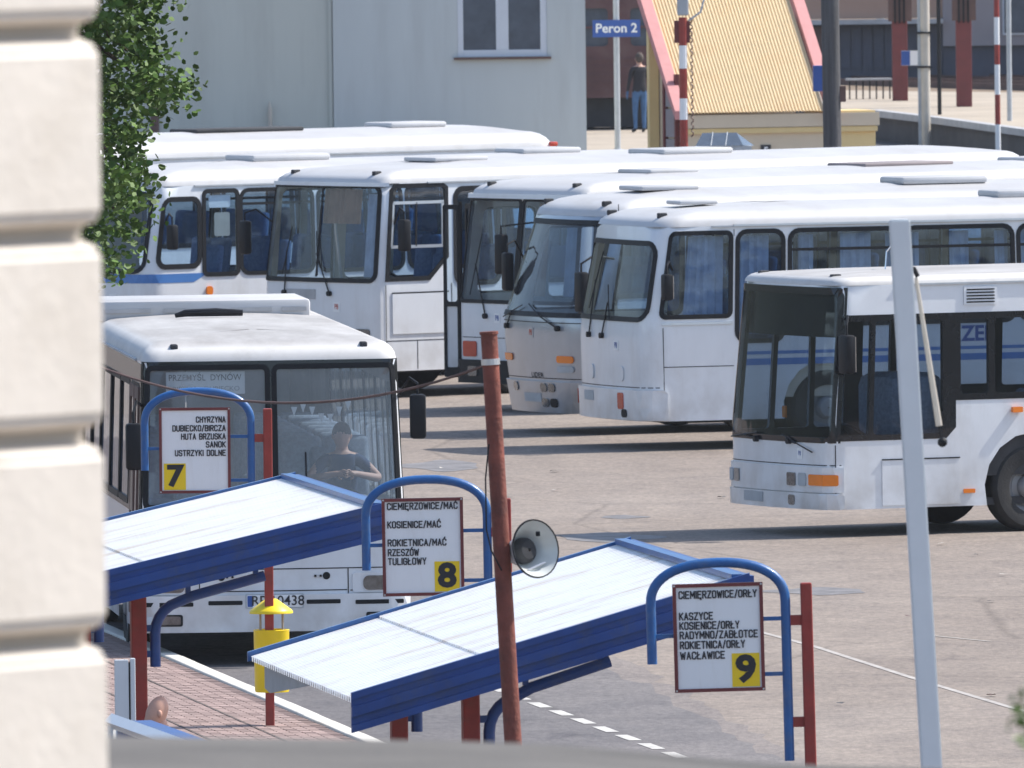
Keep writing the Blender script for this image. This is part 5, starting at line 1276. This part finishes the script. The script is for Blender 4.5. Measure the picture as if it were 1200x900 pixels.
# platform concrete area behind, wagon, sign pole
flat('platform_apron', [(gp(x, y).x, gp(x, y).y) for x, y in ((560, 215), (1000, 215), (1000, 150), (560, 150))], conc, .006)
flat('track_bed', [(gp(x, y).x, gp(x, y).y) for x, y in ((400, 149), (1000, 149), (1500, 149), (1500, -120), (400, -120))], ballast, .006)
x, y = 724, 181; q = gp(x, y)
sP = F / q.y
g = empty('station_sign', q, 0, 'blue platform sign reading Peron 2 on a grey pole before the red wagon', 'sign')
obj('pole', TB([(0, 0, 0), (0, 0, 6)], .065, 10), greyp, g, True)
obj('base', TB([(0, 0, 0), (0, 0, .12)], [.13, .09], 10), greyp, g)
zc = 8.6 - (33 + 298 + 1.5) / sP
obj('board', BX(-.50, -.10, zc - .18, .50, -.075, zc + .18), bluep, g)
letter('Peron 2', .27, whp, g, (0, -.106, zc), (1, 0, 0), (0, 0, 1), 1.02, 'CENTER', .02)

def wagon(px0, px1, dist, zb_, zt, col, label, name='rail_wagon', py_base=140):
    s_ = F / dist; x0 = (px0 - 600) / s_; x1 = (px1 - 600) / s_
    g = empty(name, (x0, dist, 0), 0, label, 'wagon'); L_ = x1 - x0
    nw = int(L_ / 1.5); holes = [rr(.5 + i * 1.5, zb_ + 1.15, 1.5 + i * 1.5, zb_ + 2.0, .1) for i in range(nw)]
    bm = bmesh.new(); sheet(bm, [(0, zb_), (L_, zb_), (L_, zt), (0, zt)], holes, lambda p, z, of: Vector((p, -of, z)), .06); obj('body', bm, col, g)
    for i in range(nw):
        wn = obj('window', BX(.5 + i * 1.5, .02, zb_ + 1.15, 1.5 + i * 1.5, .03, zb_ + 2.0), solar, g)
        obj('frame', BX(.5 + i * 1.5, -.08, zb_ + 1.55, 1.5 + i * 1.5, .0, zb_ + 1.60), col, wn)
    bm = bmesh.new()
    for k in range(5): box(bm, 0, -.085, zb_ + .15 + k * .17, L_, -.06, zb_ + .19 + k * .17)
    obj('body_rib', bm, col, g)
    obj('body_end', BX(0, .0, zb_, L_, 2.9, zb_ + .1), darkin, g); obj('body_end', BX(0, 2.85, zb_, L_, 2.9, zt), col, g)
    bm = bmesh.new()
    for k in range(9):
        a0 = PI * k / 9; a1 = PI * (k + 1) / 9
        v = [bm.verts.new(p) for p in ((0, 1.45 - 1.5 * math.cos(a0), zt + .5 * math.sin(a0)), (L_, 1.45 - 1.5 * math.cos(a0), zt + .5 * math.sin(a0)), (L_, 1.45 - 1.5 * math.cos(a1), zt + .5 * math.sin(a1)), (0, 1.45 - 1.5 * math.cos(a1), zt + .5 * math.sin(a1)))]; bm.faces.new(v)
    obj('roof', bm, darkin, g, True)
    obj('underframe_and_shade', BX(.1, .25, .06, L_ - .1, 2.6, zb_), darkin, g)  # box drawn down to the ground, doubles as the dark shade strip
    n_w = max(2, int(L_ / 5))
    for i in range(n_w):
        for dx in (-.9, .9):
            M_ = Matrix.Translation((1.6 + (L_ - 3.2) * i / (n_w - 1) + dx, .6, .46)) @ Matrix.Rotation(PI / 2, 4, 'X'); bm = bmesh.new(); lathe(bm, [(.02, 0), (.4, 0), (.46, .02), (.46, -.1), (.02, -.1)], M_, 20); obj('wheel', bm, darkin, g)
    return g
wagon(560, 822, 381, .72, 3.0, train, 'faded dark red passenger wagon between the grey building and the yellow roofed shelter', py_base=150)

# yellow station entrance with steep corrugated roof
sY = 68.0; dY = F / sY; psi = math.radians(16)
ex_, ey_ = (806 - 600) / sY, dY
g = empty('station_entrance', (ex_, ey_, 0), psi, 'small beige station entrance with steep yellow corrugated roof and pink-red bargeboards', 'building')
def yz(py, px): return H - (py + 298 + .012 * (px - 600)) / sY
ze = yz(133, 800); EW = 2.53; RISE = 2.45; RUN = 2.6
bm = bmesh.new(); n = 42; r0 = []; r1 = []
for i in range(n):
    for (q_, h) in ((0, 0), (.3, 0), (.5, .022), (.8, .022)):
        x = (i + q_) * EW / n
        r0.append(bm.verts.new((x, -h * .7, ze + h * .7))); r1.append(bm.verts.new((x, RUN - h * .7, ze + RISE + h * .7)))
for i in range(len(r0) - 1): bm.faces.new((r0[i], r0[i + 1], r1[i + 1], r1[i]))
obj('roof', bm, yroof, g)
bm = bmesh.new()
v = [bm.verts.new(p) for p in ((0, 1.75, 0), (EW, 1.75, 0), (EW, 1.75, ze + 1.6), (0, 1.75, ze + 1.6))]; bm.faces.new(v); obj('wall', bm, ystn, g)
for x in (-.20, EW + .02):
    bm = bmesh.new(); vs = []
    for xx in (x, x + .20):
        vs += [bm.verts.new((xx, yy, zz)) for yy, zz in ((-.10, ze - .10), (-.10, ze + .05), (RUN, ze + RISE + .15), (RUN, ze + RISE - .10))]
    for f in ((0, 1, 2, 3), (4, 7, 6, 5), (0, 4, 5, 1), (1, 5, 6, 2), (2, 6, 7, 3), (3, 7, 4, 0)): bm.faces.new([vs[i] for i in f])
    obj('bargeboard', bm, pinkb, g)
obj('wall', BX(.0, .12, 0, EW, .3, ze - .03), ystn, g); obj('fascia', BX(-.05, .04, ze - .26, EW + 1.0, .118, ze - .035), ystn, g)
obj('wall', BX(EW, .125, 0, EW + .95, 1.2, ze + .0), yst2, g)
obj('cornice', BX(-.05, .06, ze - .36, EW + .97, .119, ze - .27), yst2, g)
bm = bmesh.new(); v = [bm.verts.new(p) for p in ((.02, .2, 0), (.02, 1.62, 0), (.02, 1.62, ze + 1.5), (.02, .2, ze))]; bm.faces.new(v); obj('gable_wall', bm, ystn, g)
obj('corner_post', BX(-.17, 1.55, 0, .0, 1.69, ze + 1.45), yst2, g)
for k in range(5): obj('gable_panel', BX(-.03, .45, .25 + k * .52, .015, 1.05, .73 + k * .52), mauve, g)
for yv in (.40, 1.10): obj('frame_post', BX(-.06, yv - .04, 0, .018, yv + .04, 2.9), dred, g)
obj('number_plate', BX(1.40, .10, 1.45, 1.58, .115, 1.66), blk, g)
letter('5', .17, whp, g, (1.49, .095, 1.555), (1, 0, 0), (0, 0, 1), 1, 'CENTER', .03)
q = dp(961, 92, dY - .6); tag(obj('blue_box', BX(q.x - .12, q.y, q.z - .22, q.x + .14, q.y + .3, q.z + .22), bluep), 'small blue box at the right end of the yellow roof', 'box')
# small dark glazed ridge in front
q = dp(845, 162, dY - 14); g = empty('skylight', (q.x, q.y, 0), 0, 'small dark glazed gable skylight above the bus roofs', 'skylight')
bm = bmesh.new(); zq = q.z; vs = [bm.verts.new(p) for p in ((-.42, 0, zq - .12), (.36, 0, zq - .12), (.26, .45, zq + .08), (-.3, .45, zq + .08))]; bm.faces.new(vs); v2 = [bm.verts.new(p) for p in ((.36, 0, zq - .12), (.55, .5, zq - .14), (.26, .45, zq + .08))]; bm.faces.new(v2); gl = obj('glazing', bm, solar, g)
for x in (-.14, .1): obj('glazing_bar', TB([(x - .03, -.01, zq - .12), (x + .01, .44, zq + .09)], .008, 4), greyp, gl)
obj('curb', BX(-.42, .02, 0, .5, .5, zq - .13), greyp, g)

def striped(px, base_s, label, segs, top):
    x = (px - 600) / base_s; g = empty('signal_post', (x, F / base_s, 0), 0, label, 'post')
    z = 0; i = 0
    for (za, zb2, m) in segs: obj('segment', TB([(0, 0, za), (0, 0, zb2)], .07, 10), m, g)
    return g
def zat(py, s_, px=600): return H - (py + 298 + .012 * (px - 600)) / s_
s_ = 71.0; Z = lambda y: zat(y, s_, 805)
g = striped(805, s_, 'red and white banded post with a dark box, in front of the yellow corrugated roof', [(0, Z(140), pred), (Z(140), Z(115), whp), (Z(115), Z(80), pred), (Z(80), Z(53), whp), (Z(53), Z(20), pred)], 0)
obj('equipment_box', BX(-.14, .0, Z(50), .12, .2, Z(24), bev=.01), dred, g)
obj('lamp_head', BX(-.09, -.1, Z(18), .1, .1, Z(-14), bev=.03), greyp, g)
obj('cable_loop', TB([(.1, 0, Z(24)), (.3, 0, Z(14)), (.36, 0, Z(-2)), (.25, 0, Z(-14))], .02, 6), greyp, g, True)
bm = bmesh.new()
for k in range(18): z = Z(160) + k * .11; tube(bm, [(.12, 0, z), (.155, 0, z + .03), (.155, 0, z + .07), (.12, 0, z + .10)], .012, 4)
obj('chain', bm, brown, g)
x, y = 979, 60; s_ = 74.0
g = empty('timber_pole', ((979 - 600) / s_, F / s_, 0), 0, 'thick dark weathered utility pole at the right end of the yellow entrance', 'pole')
obj('shaft', TB([(0, 0, 0), (0, 0, 2), (-.03, 0, 7)], [.15, .145, .14], 12), wood, g, True); obj('clamp', BX(.12, -.05, 2.9, .22, .05, 3.15), brown, g)

# right background: raised platform with columns, benches, poles
ZP = .65
pf = [gp(x, y, ZP) for x, y in ((1025, 129), (1110, 139), (1300, 165), (1500, 178), (1500, 112), (1000, 106), (900, 106), (900, 128))]
bm = bmesh.new(); vt = [bm.verts.new(p) for p in pf]; vb = [bm.verts.new((p.x, p.y, -.02)) for p in pf]; bm.faces.new(vt)
for i in range(len(pf)): j = (i + 1) % len(pf); bm.faces.new((vb[i], vb[j], vt[j], vt[i]))
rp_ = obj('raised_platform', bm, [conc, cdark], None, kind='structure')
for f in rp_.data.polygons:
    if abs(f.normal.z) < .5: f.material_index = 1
bm = bmesh.new()
for a, b2 in zip(pf[:3], pf[1:4]): 
    d_ = (b2 - a).normalized(); n_ = Vector((d_.y, -d_.x, 0)) * .12
    for z0_, z1_ in ((ZP - .13, ZP + .012),):
        vs = [bm.verts.new(p) for p in (a + n_ * -1, b2 + n_ * -1, b2 + n_, a + n_)]
        for v in vs: v.co.z = z1_
        bm.faces.new(vs); w2 = [bm.verts.new((v.co.x, v.co.y, z0_)) for v in vs]
        for i in range(4): bm.faces.new((w2[i], w2[(i + 1) % 4], vs[(i + 1) % 4], vs[i]))
obj('platform_edge', bm, greyin, rp_)
flat('track_pit_shade', [(gp(x, y).x, gp(x, y).y) for x, y in ((1020, 215), (1600, 260), (1600, 170), (1200, 158), (1022, 155))], cdark, .010)  # flat dark sheet, paints the shade of the sunken track
for (px, pyb, hw_, lb) in ((1055, 118, .17, 'left'), (1130, 125, .17, 'right')):
    q = gp(px, pyb, ZP)
    g = empty('canopy_column', q, 0, ('red-brown steel canopy column by the bench at the far platform' if lb == 'left' else 'red-brown steel canopy column right of the cream pole on the far platform'), 'column')
    obj('shaft', BX(-hw_, -.12, 0, hw_, .12, 6, bev=.01), dred, g)
    zc = H - ZP - (30 + 298) / (F / q.y)
    obj('flange', BX(-hw_ - .08, -.16, zc, hw_ + .10, -.121, 6), brown, g)
    for k in range(3): obj('rivet_plate', BX(-hw_ + .05 + k * .1, -.19, zc - .05, -hw_ + .09 + k * .1, -.161, zc + .5), rubber, g)
q = gp(1018, 116, ZP); g = empty('far_bench', q, .1, 'thin legged metal bench on the far platform beside the left column', 'bench')
obj('seat', BX(-.5, -.2, .42, .5, .2, .46), greyin, g)
for k in range(7): obj('leg', BX(-.46 + k * .15, -.18, 0, -.43 + k * .15, -.15, .42), rubber, g)
for (px, pyb, r_, m, nm, lb, top_, rs) in ((1089, 175, .10, creamp, 'platform_pole', 'cream concrete pole with two clamps between the red-brown columns', 7, 60), (1105, 170, .045, rubber, 'signal_pole', 'thin dark pole immediately right of the cream pole', 7, 60), (1187, 178, .055, greyp, 'lamp_pole', 'slim grey pole at the far right beside the banded post', 7, 62), (1037, 75, .12, alu, 'downpipe', 'shiny steel downpipe left of the far left red-brown column', 5, 44)):
    s_ = (pyb + 298 + .012 * (px - 600)) / H if nm != 'downpipe' else 44
    g = empty(nm, ((px - 600) / s_, F / s_, 0), 0, lb, 'pole')
    obj('shaft', TB([(0, 0, 0 if nm != 'downpipe' else .9), (0, 0, top_)], r_, 10), m, g, True)
    if nm == 'platform_pole':
        obj('shaft_side', BX(-.16, .0, 0, -.06, .12, 7), greyp, g)
        for py in (38, 78): z = zat(py, s_, px); obj('clamp', BX(-.18, -.12, z - .02, .13, .14, z + .02), rubber, g)
g = striped(1173, 58.5, 'thin red and white banded post with a lamp on top, far right', [(0, .9, whp), (.9, 1.5, pred), (1.5, 2.1, whp), (2.1, 2.5, pred), (2.5, 3.05, whp), (3.05, 3.5, pred)], 0)
for o_ in g.children: o_.scale = (.8, .8, 1)
obj('lamp_head', BX(-.12, -.1, 3.5, .12, .1, 4.0, bev=.03), whp, g)
q = dp(1068, 68, 372); g = empty('info_sign', (q.x, q.y, 0), 0, 'small white and blue pictogram sign hung on the cream pole', 'sign')
obj('board', BX(-.22, 0, q.z - .16, .24, .03, q.z + .16), whp, g); obj('blue_field', BX(-.22, -.006, q.z - .155, -.03, -.001, q.z + .155), bluep, g)
obj('arm', BX(.24, 0, q.z + .05, .42, .02, q.z + .08), rubber, g)
# rails
for k, yy in enumerate((100, 104, 93, 96)):
    a = gp(930, yy - 6, 0); b2 = gp(1500, yy + 12, 0)
    bm = bmesh.new(); d_ = (b2 - a).normalized(); n_ = Vector((-d_.y, d_.x, 0)) * .04
    vs = [bm.verts.new(p) for p in (a - n_, b2 - n_, b2 + n_, a + n_)]; w2 = [bm.verts.new(v.co + Vector((0, 0, .16))) for v in vs]; bm.faces.new(w2)
    for i in range(4): bm.faces.new((vs[i], vs[(i + 1) % 4], w2[(i + 1) % 4], w2[i]))
    obj('rail', bm, brown, None, kind='structure')
sW = 46.4; dW2 = F / sW
g = empty('far_warehouse', (0, dW2, 0), 0, 'long salmon and mauve warehouse with a dark loading dock under its ledge, far right', 'building')
def wx(px): return (px - 600) / sW
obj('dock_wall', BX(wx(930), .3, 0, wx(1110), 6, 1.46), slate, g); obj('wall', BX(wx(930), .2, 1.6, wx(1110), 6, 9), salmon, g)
obj('ledge', BX(wx(930), -.25, 1.465, wx(1110), .25, 1.58), greyin, g)
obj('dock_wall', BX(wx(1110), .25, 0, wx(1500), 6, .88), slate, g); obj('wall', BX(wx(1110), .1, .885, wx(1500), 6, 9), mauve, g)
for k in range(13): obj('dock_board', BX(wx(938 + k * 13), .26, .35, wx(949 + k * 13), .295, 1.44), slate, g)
obj('shaded_door', BX(wx(952), .2, .3, wx(985), .25, 1.42), brown, g)
for k in range(5): w_ = obj('window', BX(wx(1182 + 70 * k), .02, 1.2, wx(1215 + 70 * k), .06, 2.2), solar, g); obj('frame', BX(wx(1180 + 70 * k), .05, 1.15, wx(1217 + 70 * k), .09, 2.25), wfr, w_)
obj('roof', BX(wx(925), -.3, 9, wx(1505), 6.5, 9.3), darkin, g)
q = dp(950, 8, 440); tag(obj('white_tank', TB([q + Vector((-1, 0, 0)), q + Vector((.4, 0, 0))], .25, 12), whp, None, True), 'white rounded tank glimpsed behind the right end of the yellow roof', 'tank')

# ------------------------------------------------------------------ thin summer haze over the yard
bm = bmesh.new(); box(bm, -1400, -70, -1, 1400, 1600, 10.5)
hz = obj('haze', bm, [], None, kind='stuff')
hm = bpy.data.materials.new('haze_air'); hm.use_nodes = True; hn = hm.node_tree.nodes; hn.remove(hn['Principled BSDF'])
pv = hn.new('ShaderNodeVolumePrincipled'); pv.inputs['Color'].default_value = (.9, .93, 1, 1); pv.inputs['Density'].default_value = .00008; pv.inputs['Anisotropy'].default_value = .2
hm.node_tree.links.new(pv.outputs[0], hn['Material Output'].inputs['Volume']); hz.data.materials.append(hm)
